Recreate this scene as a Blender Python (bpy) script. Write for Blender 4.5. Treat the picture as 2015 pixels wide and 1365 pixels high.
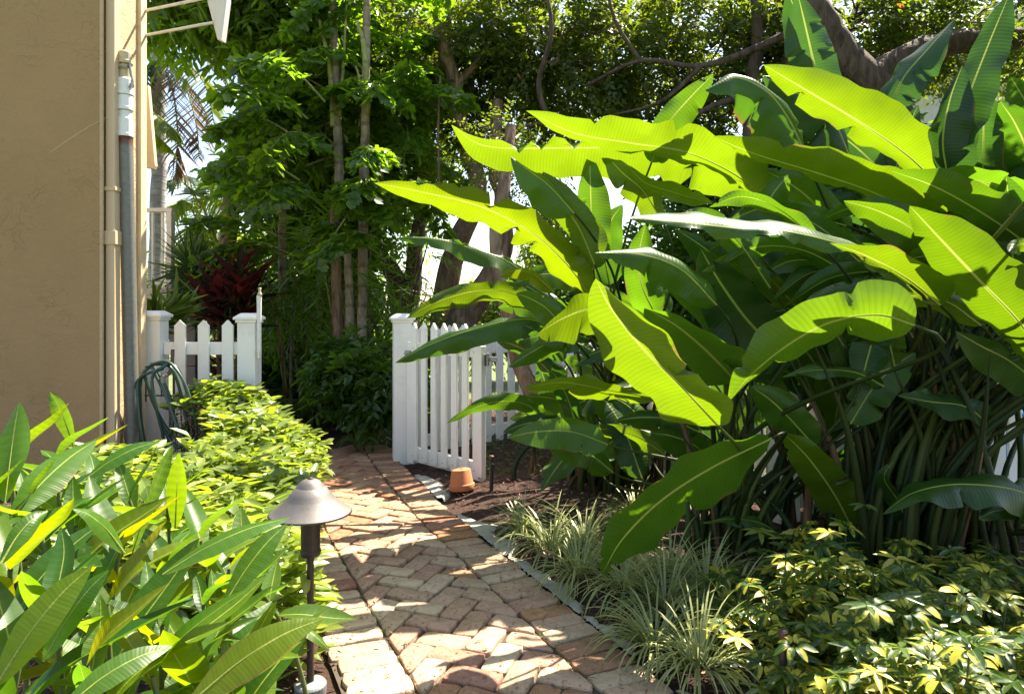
import bpy, math, random
import numpy as np
from mathutils import Vector, Matrix, noise

for o in list(bpy.data.objects): bpy.data.objects.remove(o)
SC = bpy.context.scene
COL = SC.collection
R = math.radians
rng = np.random.default_rng(7)
random.seed(7)

# ------------------------------------------------------------------ camera
F, CX, HY, H = 1343.3, 1007.5, 610.0, 1.25
cam = bpy.data.cameras.new('camera'); cam_o = bpy.data.objects.new('camera', cam); COL.objects.link(cam_o)
cam.sensor_width = 36; cam.lens = 24; cam.shift_y = -(682.5-HY)/2015
cam.clip_start = .05; cam.clip_end = 400
cam_o.location = (0, 0, H); cam_o.rotation_euler = (R(90), 0, 0)
SC.camera = cam_o
# ------------------------------------------------------------------ sky, sun, exposure
SUN_AZ, SUN_EL = R(42), R(57)        # azimuth from +Y towards +X
w = bpy.data.worlds.new('World'); SC.world = w; w.use_nodes = True
nt = w.node_tree; bg = nt.nodes['Background']
sky = nt.nodes.new('ShaderNodeTexSky'); sky.sky_type = 'NISHITA'; sky.sun_disc = False
sky.sun_elevation = SUN_EL; sky.sun_rotation = SUN_AZ; sky.air_density = 1.0; sky.dust_density = 1.2; sky.ozone_density = 1.2
nt.links.new(sky.outputs[0], bg.inputs[0]); bg.inputs[1].default_value = .092
sl = bpy.data.lights.new('sun', 'SUN'); sl.energy = 4.8; sl.angle = R(.53); sl.color = (1, .955, .87)
so = bpy.data.objects.new('sun', sl); COL.objects.link(so)
sd = Vector((math.sin(SUN_AZ)*math.cos(SUN_EL), math.cos(SUN_AZ)*math.cos(SUN_EL), math.sin(SUN_EL)))
so.rotation_euler = sd.to_track_quat('Z', 'Y').to_euler(); so.location = (5, 5, 12)
vs = SC.view_settings; vs.view_transform = 'Standard'; vs.look = 'None'; vs.exposure = 2.0; vs.gamma = 1; vs.use_curve_mapping = False
vs.use_white_balance = True; vs.white_balance_temperature = 7300; vs.white_balance_tint = 12
SC.cycles.max_bounces = 8; SC.cycles.diffuse_bounces = 4; SC.cycles.glossy_bounces = 3; SC.cycles.transmission_bounces = 6
SC.cycles.transparent_max_bounces = 8; SC.cycles.sample_clamp_indirect = 6
SC.cycles.use_denoising = True

# ------------------------------------------------------------------ helpers
def at(x, y, Y): return np.array(((x-CX)/F*Y, Y, H-(y-HY)/F*Y))
def nz(v):
    v = np.asarray(v, float); return v/np.maximum(np.linalg.norm(v, axis=-1, keepdims=True), 1e-9)
def tag(o, label=None, cat=None, group=None, kind=None):
    if label: o['label'] = label
    if cat: o['category'] = cat
    if group: o['group'] = group
    if kind: o['kind'] = kind
    return o
def empty(name, loc=(0, 0, 0), label=None, cat=None, group=None, kind=None, rz=0):
    o = bpy.data.objects.new(name, None); COL.objects.link(o); o.location = loc; o.rotation_euler = (0, 0, rz)
    o.empty_display_size = .1
    return tag(o, label, cat, group, kind)
def link(name, me, parent=None, loc=None):
    o = bpy.data.objects.new(name, me); COL.objects.link(o)
    if loc is not None: o.location = loc
    if parent is not None:
        o.parent = parent
    return o
def mesh(name, V, Fc, m, uv=None, rnd=None, smooth=False):
    """V (n,3); Fc: (m,k) int array; uv per vertex (n,2); rnd per vertex"""
    V = np.asarray(V, np.float32); Fc = np.asarray(Fc, np.int32)
    me = bpy.data.meshes.new(name)
    me.vertices.add(len(V)); me.vertices.foreach_set('co', V.ravel())
    k = Fc.shape[1]; n = len(Fc)
    me.loops.add(n*k); me.loops.foreach_set('vertex_index', Fc.ravel())
    me.polygons.add(n); me.polygons.foreach_set('loop_start', np.arange(0, n*k, k, dtype=np.int32))
    try: me.polygons.foreach_set('loop_total', np.full(n, k, np.int32))
    except Exception: pass
    if uv is not None:
        l = me.uv_layers.new(name='UVMap'); l.data.foreach_set('uv', np.asarray(uv, np.float32)[Fc.ravel()].ravel())
    if rnd is not None:
        a = me.attributes.new('rnd', 'FLOAT', 'POINT'); a.data.foreach_set('value', np.asarray(rnd, np.float32))
    if smooth: me.polygons.foreach_set('use_smooth', np.ones(n, bool))
    me.materials.append(m); me.update(calc_edges=True)
    return me
class MB:
    """collects polygons (any size) into one mesh"""
    def __init__(s): s.v = []; s.f = []; s.uv = []
    def add(s, V, Fc, uv=None):
        b = len(s.v); s.v += [tuple(p) for p in V]; s.f += [tuple(int(i)+b for i in f) for f in Fc]
        s.uv += [tuple(p) for p in uv] if uv is not None else [(0, 0)]*len(V)
        return s
    def box(s, c, size, rz=0, top=None):
        x, y, z = [q/2 for q in size]; P = []
        for sx, sy, sz in ((-1,-1,-1),(1,-1,-1),(1,1,-1),(-1,1,-1),(-1,-1,1),(1,-1,1),(1,1,1),(-1,1,1)):
            k = top if (top and sz > 0) else 1
            px, py = sx*x*k, sy*y*k
            P.append((c[0]+px*math.cos(rz)-py*math.sin(rz), c[1]+px*math.sin(rz)+py*math.cos(rz), c[2]+sz*z))
        return s.add(P, [(0,3,2,1),(4,5,6,7),(0,1,5,4),(1,2,6,5),(2,3,7,6),(3,0,4,7)])
    def lathe(s, c, prof, n=24, a0=0):
        V = [(c[0]+r*math.cos(a0+2*math.pi*i/n), c[1]+r*math.sin(a0+2*math.pi*i/n), c[2]+z) for r, z in prof for i in range(n)]
        Fc = [(j*n+i, j*n+(i+1) % n, (j+1)*n+(i+1) % n, (j+1)*n+i) for j in range(len(prof)-1) for i in range(n)]
        return s.add(V, Fc)
    def tube(s, P, rad, n=10, jit=0):
        V, Fc, uv = tube(P, rad, n, jit); return s.add(V, Fc, uv)
    def build(s, name, m, parent=None, smooth=False, bevel=0, loc=None):
        me = bpy.data.meshes.new(name); me.from_pydata(s.v, [], s.f); me.materials.append(m)
        l = me.uv_layers.new(name='UVMap')
        idx = np.zeros(len(me.loops), np.int32); me.loops.foreach_get('vertex_index', idx)
        l.data.foreach_set('uv', np.asarray(s.uv, np.float32)[idx].ravel())
        if smooth: me.polygons.foreach_set('use_smooth', np.ones(len(me.polygons), bool))
        me.update()
        o = link(name, me, parent, loc)
        if bevel:
            b = o.modifiers.new('bevel', 'BEVEL'); b.width = bevel; b.segments = 2; b.limit_method = 'ANGLE'
        return o
def catmull(P, n):
    P = np.asarray(P, float)
    if len(P) == 2: t = np.linspace(0, 1, n)[:, None]; return P[0]*(1-t)+P[1]*t
    Q = np.vstack([2*P[0]-P[1], P, 2*P[-1]-P[-2]])
    seg = len(P)-1; t = np.linspace(0, seg, n); i = np.minimum(t.astype(int), seg-1); u = (t-i)[:, None]
    a, b, c, d = Q[i], Q[i+1], Q[i+2], Q[i+3]
    return .5*((2*b)+(-a+c)*u+(2*a-5*b+4*c-d)*u*u+(-a+3*b-3*c+d)*u**3)
def bez(P, n):
    t = np.linspace(0, 1, n)[:, None]; a, b, c, d = [np.asarray(p, float) for p in P]
    return a*(1-t)**3+3*b*t*(1-t)**2+3*c*t*t*(1-t)+d*t**3
def interp(r, n):
    r = np.atleast_1d(np.asarray(r, float))
    return np.interp(np.linspace(0, 1, n), np.linspace(0, 1, len(r)), r) if len(r) > 1 else np.full(n, r[0])
def tube(P, rad, n=8, jit=0):
    P = np.asarray(P, float); m = len(P); r = interp(rad, m)
    T = nz(np.gradient(P, axis=0)); a = np.array((0, 0, 1.)) if abs(T[0][2]) < .9 else np.array((1., 0, 0))
    U = nz(np.cross(T, a)); W = np.cross(T, U)
    th = np.linspace(0, 2*math.pi, n, endpoint=False)
    rr = r[:, None]*(1+(rng.uniform(-jit, jit, (m, n)) if jit else 0))
    V = P[:, None]+rr[..., None]*(U[:, None]*np.cos(th)[None, :, None]+W[:, None]*np.sin(th)[None, :, None])
    V = V.reshape(-1, 3)
    i = np.arange(m-1)[:, None]*n; j = np.arange(n)[None]; j2 = (j+1) % n
    Fc = np.stack([i+j, i+j2, i+n+j2, i+n+j], -1).reshape(-1, 4)
    L = np.concatenate([[0], np.cumsum(np.linalg.norm(np.diff(P, axis=0), axis=1))])
    uv = np.stack(np.broadcast_arrays(.5+0*th[None, :], L[:, None]), -1).reshape(-1, 2)
    return V, Fc, uv
def tube_obj(name, P, rad, m, parent=None, n=8, jit=0, smooth=True):
    V, Fc, uv = tube(P, rad, n, jit)
    return link(name, mesh(name, V, Fc, m, uv, smooth=smooth), parent)
def tubes(name, lst, m, n=6, smooth=True):
    Vs, Fs, us, b = [], [], [], 0
    for P, r in lst:
        V, Fc, uv = tube(P, r, n); Vs.append(V); Fs.append(Fc+b); us.append(uv); b += len(V)
    return mesh(name, np.vstack(Vs), np.vstack(Fs), m, np.vstack(us), smooth=smooth)

# ------------------------------------------------------------------ materials
def mat(name):
    m = bpy.data.materials.new(name); m.use_nodes = True
    return m, m.node_tree, m.node_tree.nodes['Principled BSDF']
def N(t, k, **kw):
    n = t.nodes.new('ShaderNode'+k)
    for a, v in kw.items(): setattr(n, a, v)
    return n
def mth(t, op, a, b=None, c=None, clamp=False):
    n = N(t, 'Math', operation=op); n.use_clamp = clamp
    for i, x in enumerate((a, b, c)):
        if x is None: continue
        if isinstance(x, (int, float)): n.inputs[i].default_value = x
        else: t.links.new(x, n.inputs[i])
    return n.outputs[0]
def mix(t, fac, a, b, bt='MIX'):
    n = N(t, 'Mix', data_type='RGBA', blend_type=bt)
    for s, x in ((n.inputs[0], fac), (n.inputs[6], a), (n.inputs[7], b)):
        if isinstance(x, (int, float)): s.default_value = x
        elif isinstance(x, tuple): s.default_value = (*x[:3], 1)
        else: t.links.new(x, s)
    return n.outputs[2]
def noise_t(t, scale, detail=3, rough=.5, vec=None, sc=None, dist=0):
    n = N(t, 'TexNoise'); n.inputs['Scale'].default_value = scale; n.inputs['Detail'].default_value = detail
    n.inputs['Roughness'].default_value = rough; n.inputs['Distortion'].default_value = dist
    if vec is None:
        vec = N(t, 'TexCoord').outputs['Object']
    if sc:
        mp = N(t, 'Mapping'); mp.inputs['Scale'].default_value = sc; t.links.new(vec, mp.inputs[0]); vec = mp.outputs[0]
    t.links.new(vec, n.inputs['Vector']); return n.outputs[0]
def ramp(t, fac, stops):
    n = N(t, 'ValToRGB'); e = n.color_ramp.elements
    while len(e) < len(stops): e.new(.5)
    for q, (p, c) in zip(e, stops):
        q.position = p; q.color = (*(c if isinstance(c, tuple) else (c, c, c)), 1)
    t.links.new(fac, n.inputs[0]); return n.outputs[0]
def bump(t, bsdf, h, strength=.4, dist=.01):
    n = N(t, 'Bump'); n.inputs['Strength'].default_value = strength; n.inputs['Distance'].default_value = dist
    t.links.new(h, n.inputs['Height']); t.links.new(n.outputs[0], bsdf.inputs['Normal']); return n.outputs[0]
def simple(name, col, rough=.6, metal=0, nscale=8, var=.25, bstr=.15, bscale=60, spec=.5, dirt=None, dirt_amt=.5):
    m, t, b = mat(name)
    f = noise_t(t, nscale, 4, .6)
    c = mix(t, f, tuple(x*(1-var) for x in col), tuple(min(1, x*(1+var)) for x in col))
    if dirt:
        g = ramp(t, noise_t(t, nscale*1.7, 6, .7), [(.52, 0.), (.68, 1.)])
        c = mix(t, mth(t, 'MULTIPLY', g, dirt_amt), c, dirt)
    t.links.new(c, b.inputs['Base Color']); b.inputs['Roughness'].default_value = rough; b.inputs['Metallic'].default_value = metal
    b.inputs['Specular IOR Level'].default_value = spec
    bump(t, b, noise_t(t, bscale, 4, .6), bstr, .004)
    return m
def leafmat(name, c1, c2, tr, mixf=.42, rough=.38, source='attr', spec=.5, accent=None, acc_at=.93, veins=0, mid=None, edge=None, tmul=1.0, patch=None, vb=.22, vs_=.8):
    """two sided leaf: glossy reflection plus light through the blade"""
    m, t, b = mat(name)
    if source == 'attr':
        a = N(t, 'Attribute'); a.attribute_name = 'rnd'; r = a.outputs['Fac']
    else:
        r = N(t, 'ObjectInfo').outputs['Random']
    c = mix(t, r, c1, c2)
    tc = mix(t, r, tuple(x*.8 for x in tr), tuple(min(1, x*1.15) for x in tr))
    if accent:
        g = mth(t, 'GREATER_THAN', r, acc_at); c = mix(t, g, c, accent); tc = mix(t, g, tc, tuple(min(.8, x*1.6) for x in accent))
    f = noise_t(t, 9, 3)
    c = mix(t, .35, c, mix(t, f, (0.02,)*3, (.9,)*3), 'OVERLAY')
    if source == 'obj':
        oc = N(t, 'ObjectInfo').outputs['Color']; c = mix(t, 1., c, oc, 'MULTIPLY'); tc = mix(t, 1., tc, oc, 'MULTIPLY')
    h = noise_t(t, 70, 2)
    if veins or mid:
        uv = N(t, 'UVMap').outputs[0]; s = N(t, 'SeparateXYZ'); t.links.new(uv, s.inputs[0])
        au = mth(t, 'MULTIPLY', mth(t, 'ABSOLUTE', mth(t, 'SUBTRACT', s.outputs[0], .5)), 2.)
        if patch:
            pm = ramp(t, noise_t(t, patch[0], 3, .6), [(.5, 0.), (.56, 1.)])
            c = mix(t, pm, c, patch[1]); tc = mix(t, pm, tc, tuple(min(.9, x*1.1) for x in patch[1]))
        if veins:
            wob = mth(t, 'MULTIPLY', noise_t(t, 6, 2), 2.5)
            ph = mth(t, 'ADD', mth(t, 'SUBTRACT', mth(t, 'MULTIPLY', s.outputs[1], veins), mth(t, 'MULTIPLY', au, 2.2)), wob)
            vn = mth(t, 'SINE', ph)
            ph2 = mth(t, 'SINE', mth(t, 'MULTIPLY', ph, 3.3))
            hh = mth(t, 'MULTIPLY', mth(t, 'ADD', mth(t, 'MULTIPLY', vn, .5), mth(t, 'MULTIPLY', ph2, .22)), vs_)
            vm = mth(t, 'MULTIPLY_ADD', hh, .22, .5)
            c = mix(t, mth(t, 'MULTIPLY', vm, .35), c, mix(t, .5, c, (.8, .95, .3), 'OVERLAY'))
            tc = mix(t, ramp(t, hh, [(.0, 0.), (.7, 1.)]), tc, mix(t, 1., tc, (.72, .80, .6), 'MULTIPLY'))
            h = mth(t, 'ADD', hh, mth(t, 'MULTIPLY', noise_t(t, 14, 2), 1.2))
            bl_ = noise_t(t, 3.5, 3, .6); c = mix(t, .5, c, mix(t, bl_, (.15,)*3, (.85,)*3), 'OVERLAY'); tc = mix(t, .45, tc, mix(t, bl_, (.15,)*3, (.85,)*3), 'OVERLAY')
        if mid:
            mm = ramp(t, au, [(.02, 1.), (.055, 0.)])
            c = mix(t, mm, c, mid); tc = mix(t, mm, tc, tuple(x*.8 for x in mid))
        if edge:
            ee = mth(t, 'MULTIPLY', ramp(t, au, [(.9, 0.), (.99, 1.)]), ramp(t, noise_t(t, 5, 3), [(.58, 0.), (.63, 1.)]))
            sp = ramp(t, noise_t(t, 17, 4, .7), [(.68, 0.), (.72, 1.)])
            ee = mth(t, 'MAXIMUM', ee, mth(t, 'MULTIPLY', sp, .7))
            c = mix(t, ee, c, edge); tc = mix(t, ee, tc, edge)
    t.links.new(c, b.inputs['Base Color']); b.inputs['Roughness'].default_value = rough; b.inputs['Specular IOR Level'].default_value = spec
    t.links.new(mth(t, 'MULTIPLY_ADD', f, .35, rough-.15), b.inputs['Roughness'])
    bn = bump(t, b, h, vb if veins else .2, .0035)
    tl = N(t, 'BsdfTranslucent'); t.links.new(tc, tl.inputs['Color']); t.links.new(bn, tl.inputs['Normal'])
    ms = N(t, 'MixShader'); ms.inputs[0].default_value = mixf
    t.links.new(b.outputs[0], ms.inputs[1]); t.links.new(tl.outputs[0], ms.inputs[2])
    t.links.new(ms.outputs[0], t.nodes['Material Output'].inputs[0])
    return m
M = {}
M['heli'] = leafmat('heliconia_leaf', (.035, .085, .012), (.055, .12, .012), (.145, .285, .010), .44, .33, 'obj', .45, veins=330, mid=(.42, .50, .10), edge=(.22, .12, .04))
M['heli_stem'] = leafmat('heliconia_stem', (.015, .036, .008), (.055, .080, .012), (.12, .2, .02), .12, .5, 'obj', .25)
M['front'] = leafmat('lance_leaf', (.028, .090, .012), (.050, .125, .014), (.28, .46, .012), .48, .38, 'obj', .42, veins=400, mid=(.38, .45, .10), edge=(.20, .13, .04), vb=.16, vs_=.4)
M['stem'] = simple('green_twig', (.08, .10, .03), .6, var=.4)
M['hedge'] = leafmat('hedge_leaf', (.09, .16, .03), (.22, .30, .07), (.42, .55, .03), .4, .3, 'obj', .6, veins=500, mid=(.5, .5, .2), vb=.12, vs_=.3)
M['hedge_s'] = leafmat('hedge_leaf_mass', (.09, .15, .03), (.19, .26, .055), (.40, .53, .03), .4, .3, 'attr', .6, accent=(.45, .48, .12), acc_at=.93)
M['dark_leaf'] = leafmat('dark_leaf', (.016, .045, .010), (.04, .095, .015), (.20, .42, .02), .40, .32, 'attr', .55)
M['mid_leaf'] = leafmat('mid_leaf', (.025, .07, .010), (.07, .13, .014), (.36, .60, .02), .45, .38, 'attr', .5)
M['fish'] = leafmat('palm_leaflet', (.03, .08, .012), (.06, .13, .016), (.30, .55, .02), .45, .34, 'attr', .55)
M['small_leaf'] = leafmat('small_leaf', (.022, .045, .010), (.055, .085, .013), (.26, .36, .02), .40, .42, 'attr', .5, accent=(.35, .12, .03), acc_at=.975)
M['sun_leaf'] = leafmat('pale_leaf', (.06, .12, .02), (.13, .20, .03), (.35, .48, .04), .42, .4, 'attr', .5)
M['fern'] = leafmat('fern_leaf', (.03, .085, .012), (.055, .12, .018), (.18, .36, .015), .35, .45, 'attr')
M['red'] = leafmat('cordyline_leaf', (.05, .014, .014), (.09, .035, .025), (.28, .06, .045), .38, .33, 'obj', .5, mid=(.25, .06, .05))
M['spiky'] = leafmat('spiky_leaf', (.012, .04, .016), (.035, .08, .025), (.10, .22, .03), .3, .3, 'attr', .6)
M['palm_f'] = leafmat('coconut_leaflet', (.03, .055, .02), (.07, .09, .02), (.2, .28, .03), .35, .4, 'attr')
M['palm_y'] = leafmat('sunny_palm_leaflet', (.09, .15, .015), (.16, .22, .02), (.5, .6, .03), .45, .35, 'attr')
M['palm_d'] = leafmat('dry_palm_leaflet', (.09, .05, .03), (.16, .09, .05), (.25, .13, .06), .3, .6, 'attr')
M['liri'] = leafmat('striped_grass_blade', (.22, .26, .08), (.42, .44, .20), (.35, .42, .12), .35, .38, 'attr', .5)
M['arb'] = leafmat('variegated_leaf', (.02, .06, .012), (.04, .09, .016), (.20, .34, .02), .35, .42, 'obj', .3, veins=300, mid=(.3, .34, .08), patch=(13, (.38, .35, .045)), vb=.08, vs_=.2)
M['arb_s'] = leafmat('variegated_leaf_mass', (.035, .085, .015), (.06, .12, .02), (.3, .42, .03), .35, .3, 'attr', .6, accent=(.40, .38, .06), acc_at=.7)
M['litter'] = leafmat('dry_leaf', (.16, .08, .035), (.28, .16, .06), (.3, .16, .05), .2, .6, 'attr')

def m_bark(name, c1, c2, sc=(18, 18, 3), rings=0, bs=.8):
    m, t, b = mat(name)
    f = noise_t(t, 1.0, 6, .65, sc=sc, dist=.6); g = noise_t(t, 2.2, 4)
    c = mix(t, ramp(t, f, [(.35, 0.), (.65, 1.)]), c1, c2)
    c = mix(t, mth(t, 'MULTIPLY', ramp(t, g, [(.5, 0.), (.65, 1.)]), .45), c, (c2[0]*1.1, c2[1]*1.25, c2[2]*1.1))
    h = f
    if rings:
        uv = N(t, 'UVMap').outputs[0]; s = N(t, 'SeparateXYZ'); t.links.new(uv, s.inputs[0])
        rr = mth(t, 'SINE', mth(t, 'ADD', mth(t, 'MULTIPLY', s.outputs[1], rings), mth(t, 'MULTIPLY', g, 3.)))
        rm = ramp(t, rr, [(.82, 0.), (.95, 1.)]); c = mix(t, mth(t, 'MULTIPLY', rm, .35), c, tuple(x*.45 for x in c1))
        h = mth(t, 'ADD', f, rm)
    t.links.new(c, b.inputs['Base Color']); b.inputs['Roughness'].default_value = .85; b.inputs['Specular IOR Level'].default_value = .25
    bump(t, b, h, bs, .03); return m
M['bark'] = m_bark('brown_bark', (.10, .055, .035), (.30, .20, .14))
M['bark_d'] = m_bark('dark_bark', (.035, .024, .018), (.12, .085, .065))
M['bark_g'] = m_bark('ringed_palm_trunk', (.11, .085, .06), (.30, .25, .18), (12, 12, 5), rings=31, bs=.5)
M['bark_grey'] = m_bark('grey_palm_trunk', (.20, .19, .19), (.36, .34, .33), (7, 7, 10), rings=60, bs=.4)
M['bark_green'] = m_bark('green_palm_shaft', (.13, .16, .05), (.30, .32, .14), (6, 6, 6), rings=26, bs=.3)
M['sheath'] = m_bark('dry_sheath', (.07, .032, .016), (.18, .10, .05), (30, 30, 3), bs=.5)
M['white'] = simple('white_vinyl', (.86, .84, .79), .45, nscale=3, var=.04, bstr=.04, bscale=30, dirt=(.50, .46, .36), dirt_amt=.22)
M['white_g'] = simple('weathered_white', (.62, .60, .56), .6, nscale=6, var=.12, dirt=(.25, .2, .15), dirt_amt=.5)
M['pvc'] = simple('white_pvc', (.74, .74, .70), .35, nscale=10, var=.08, dirt=(.45, .42, .35), dirt_amt=.3)
M['pvc_y'] = simple('aged_plastic', (.50, .42, .24), .45, nscale=14, var=.12, dirt=(.3, .25, .16))
M['steel'] = simple('clamp_steel', (.30, .31, .33), .4, metal=.8, nscale=30)
M['hose'] = simple('hose_rubber', (.018, .055, .038), .32, nscale=20, var=.3, bstr=.05)
M['hose2'] = simple('hose_rubber_faded', (.045, .085, .060), .35, nscale=20, var=.3, bstr=.05)
M['bronze'] = simple('bronze_metal', (.09, .055, .045), .5, metal=.5, nscale=25, var=.4)
M['lamp'] = simple('lamp_cap_metal', (.14, .13, .12), .55, metal=.4, nscale=30, var=.22, bstr=.12, bscale=150, dirt=(.11, .105, .10), dirt_amt=.5)
M['lamp_d'] = simple('lamp_stem_metal', (.050, .036, .030), .5, metal=.4, nscale=30, var=.4)
M['lamp_b'] = simple('lamp_base_metal', (.22, .23, .22), .6, metal=.3, nscale=30, var=.3)
M['terra'] = simple('terracotta', (.55, .17, .065), .75, nscale=12, var=.14, dirt=(.5, .28, .18), dirt_amt=.4)
M['green_pl'] = simple('dark_green_plastic', (.012, .030, .022), .45)
M['black_pl'] = simple('black_plastic', (.012, .012, .013), .45)
M['concrete'] = simple('mortar', (.38, .36, .29), .9, nscale=9, var=.3, bstr=.6, bscale=70, dirt=(.16, .14, .10), dirt_amt=.7)
M['grey_paint'] = simple('grey_paint', (.22, .23, .25), .6)
M['trim'] = simple('painted_trim', (.60, .47, .30), .6, nscale=6, var=.1, bstr=.3, bscale=25, dirt=(.35, .2, .1), dirt_amt=.25)
M['spout'] = simple('painted_downspout', (.56, .42, .26), .5, nscale=5, var=.06, bstr=.05)
M['house2'] = simple('neighbour_wall', (.50, .48, .46), .8)
M['pool'] = simple('pool_cover', (.03, .30, .60), .3)
M['web'] = simple('spider_thread', (.7, .65, .5), .3)
M['soil'] = simple('sandy_joint', (.07, .052, .036), .95, nscale=20, var=.5, bstr=.8, bscale=120)
# galvanised pipe with rust under the coupling
m, t, b = mat('galvanised_pipe'); M['galv'] = m
f = noise_t(t, 40, 3, .7); c = mix(t, f, (.10, .105, .09), (.25, .25, .22))
g = N(t, 'NewGeometry'); s = N(t, 'SeparateXYZ'); t.links.new(g.outputs['Position'], s.inputs[0])
c = mix(t, ramp(t, mth(t, 'ADD', mth(t, 'MULTIPLY_ADD', s.outputs[2], 4., -9.74), mth(t, 'MULTIPLY', noise_t(t, 15, 3), .25)), [(.02, 0.), (.30, 1.)]), c, (.13, .04, .015))
t.links.new(c, b.inputs['Base Color']); b.inputs['Roughness'].default_value = .55; b.inputs['Metallic'].default_value = .35
# stucco
def m_stucco(name, col):
    m, t, b = mat(name)
    n1 = noise_t(t, 5, 5, .6, dist=1.0); n2 = noise_t(t, 90, 3, .7); n3 = noise_t(t, 2.2, 3)
    rd = mth(t, 'ABSOLUTE', mth(t, 'SUBTRACT', noise_t(t, 6.5, 2, .5, dist=1.6), .5))
    tw = mth(t, 'MULTIPLY', ramp(t, rd, [(.0, 1.), (.016, 0.)]), ramp(t, noise_t(t, 3.2, 2), [(.42, 0.), (.62, 1.)]))
    c = mix(t, n3, tuple(x*.93 for x in col), tuple(x*1.05 for x in col))
    c = mix(t, mth(t, 'MULTIPLY', ramp(t, noise_t(t, 1.3, 5, .7), [(.45, 0.), (.8, 1.)]), .35), c, tuple(x*.6 for x in col))
    t.links.new(c, b.inputs['Base Color']); b.inputs['Roughness'].default_value = .9; b.inputs['Specular IOR Level'].default_value = .2
    h = mth(t, 'SUBTRACT', mth(t, 'ADD', mth(t, 'MULTIPLY', n1, .6), mth(t, 'MULTIPLY', n2, .16)), mth(t, 'MULTIPLY', tw, .14))
    bump(t, b, h, .8, .03); return m
M['stucco'] = m_stucco('stucco', (.37, .235, .115))  # front wall out of the sun: its shade is put into the darker colour
M['stucco_lit'] = m_stucco('stucco_sunlit', (.52, .39, .235))  # same stucco, paler: sunlight on return and bead put into the colour
# bricks: colour by brick
m, t, b = mat('brick_paver'); M['brick'] = m
r = N(t, 'ObjectInfo').outputs['Random']
c = ramp(t, r, [(0, (.38, .245, .16)), (.2, (.46, .34, .235)), (.38, (.36, .205, .15)), (.58, (.50, .39, .27)), (.78, (.43, .285, .205)), (.9, (.29, .14, .10)), (1, (.36, .20, .10))])
f = noise_t(t, 9, 5, .65); g = noise_t(t, 45, 4, .7)
c = mix(t, .55, c, mix(t, f, (.15, .15, .15), (.85, .82, .75)), 'OVERLAY')
c = mix(t, mth(t, 'MULTIPLY', ramp(t, g, [(.36, 1.), (.44, 0.)]), .65), c, (.10, .065, .04))
c = mix(t, mth(t, 'MULTIPLY', ramp(t, noise_t(t, 24, 5, .75), [(.52, 0.), (.66, 1.)]), .3), c, (.52, .41, .29))
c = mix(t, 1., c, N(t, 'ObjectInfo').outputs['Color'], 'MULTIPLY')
gg = N(t, 'NewGeometry'); nn = noise_t(t, 1.1, 4, .6, vec=gg.outputs['Position'])
c = mix(t, mth(t, 'MULTIPLY', ramp(t, nn, [(.5, 0.), (.68, 1.)]), .45), c, (.17, .14, .085))
t.links.new(c, b.inputs['Base Color']); b.inputs['Roughness'].default_value = .88; b.inputs['Specular IOR Level'].default_value = .25
bump(t, b, mth(t, 'ADD', g, mth(t, 'MULTIPLY', f, 2.2)), .9, .007)
# mulch ground and chips
m, t, b = mat('mulch_ground'); M['mulch'] = m
c = mix(t, noise_t(t, 60, 5, .7), (.018, .009, .006), (.12, .055, .032)); t.links.new(c, b.inputs['Base Color']); b.inputs['Roughness'].default_value = .95
bump(t, b, noise_t(t, 70, 5, .7), 1., .03)
m, t, b = mat('mulch_chip'); M['chip'] = m
a = N(t, 'Attribute'); a.attribute_name = 'rnd'
c = ramp(t, a.outputs['Fac'], [(0, (.045, .02, .012)), (.5, (.14, .062, .035)), (.85, (.25, .125, .07)), (1, (.42, .28, .18))])
t.links.new(c, b.inputs['Base Color']); b.inputs['Roughness'].default_value = .85
M['lawn'] = simple('far_ground', (.10, .13, .04), .95, nscale=3, var=.4)

# ------------------------------------------------------------------ leaf scattering (joined foliage)
TL = {  # templates: verts (along, across, out), tris
 'diamond': (np.array([(0,0,0),(.42,-.5,.05),(.42,.5,.05),(1,0,-.06),(.45,0,-.03)]), np.array([(0,1,4),(0,4,2),(1,3,4),(4,3,2)])),
 'lance': (np.array([(0,0,0),(.30,-.46,.05),(.36,0,-.03),(.30,.46,.05),(.72,-.36,-.02),(.72,.36,-.02),(1,0,-.14)]),
           np.array([(0,1,2),(0,2,3),(1,4,2),(2,5,3),(4,6,2),(6,5,2)])),
 'fish': (np.array([(0,0,0),(.62,-.42,.05),(.82,-.20,.0),(1,.02,-.05),(.80,.14,0),(.92,.30,0),(.6,.42,.06),(.35,0,-.05)]),
          np.array([(0,1,7),(7,1,2),(7,2,3),(7,3,4),(7,4,5),(7,5,6),(0,7,6)])),
 'strap': (np.array([(0,-.5,0),(0,.5,0),(.5,-.45,.03),(.5,.45,.03),(1,0,-.12)]), np.array([(0,2,3),(0,3,1),(2,4,3)])),
}
def scatter(pos, d, nrm, L, W, tpl, rnd=None):
    tv, tf = TL[tpl]; n = len(pos)
    x = nz(d); z = nz(nrm-(nrm*x).sum(1, keepdims=True)*x); y = np.cross(z, x)
    L = np.broadcast_to(L, n); W = np.broadcast_to(W, n)
    V = pos[:, None]+x[:, None]*(tv[:, 0][None]*L[:, None])[..., None]+y[:, None]*(tv[:, 1][None]*W[:, None])[..., None]+z[:, None]*(tv[:, 2][None]*L[:, None])[..., None]
    Fc = tf[None]+(np.arange(n)*len(tv))[:, None, None]
    if rnd is None: rnd = rng.random(n)
    return V.reshape(-1, 3), Fc.reshape(-1, 3), np.repeat(rnd, len(tv))
def join(parts):
    Vs, Fs, rs, b = [], [], [], 0
    for V, Fc, r in parts: Vs.append(V); Fs.append(Fc+b); rs.append(r); b += len(V)
    return np.vstack(Vs), np.vstack(Fs), np.concatenate(rs)
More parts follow.
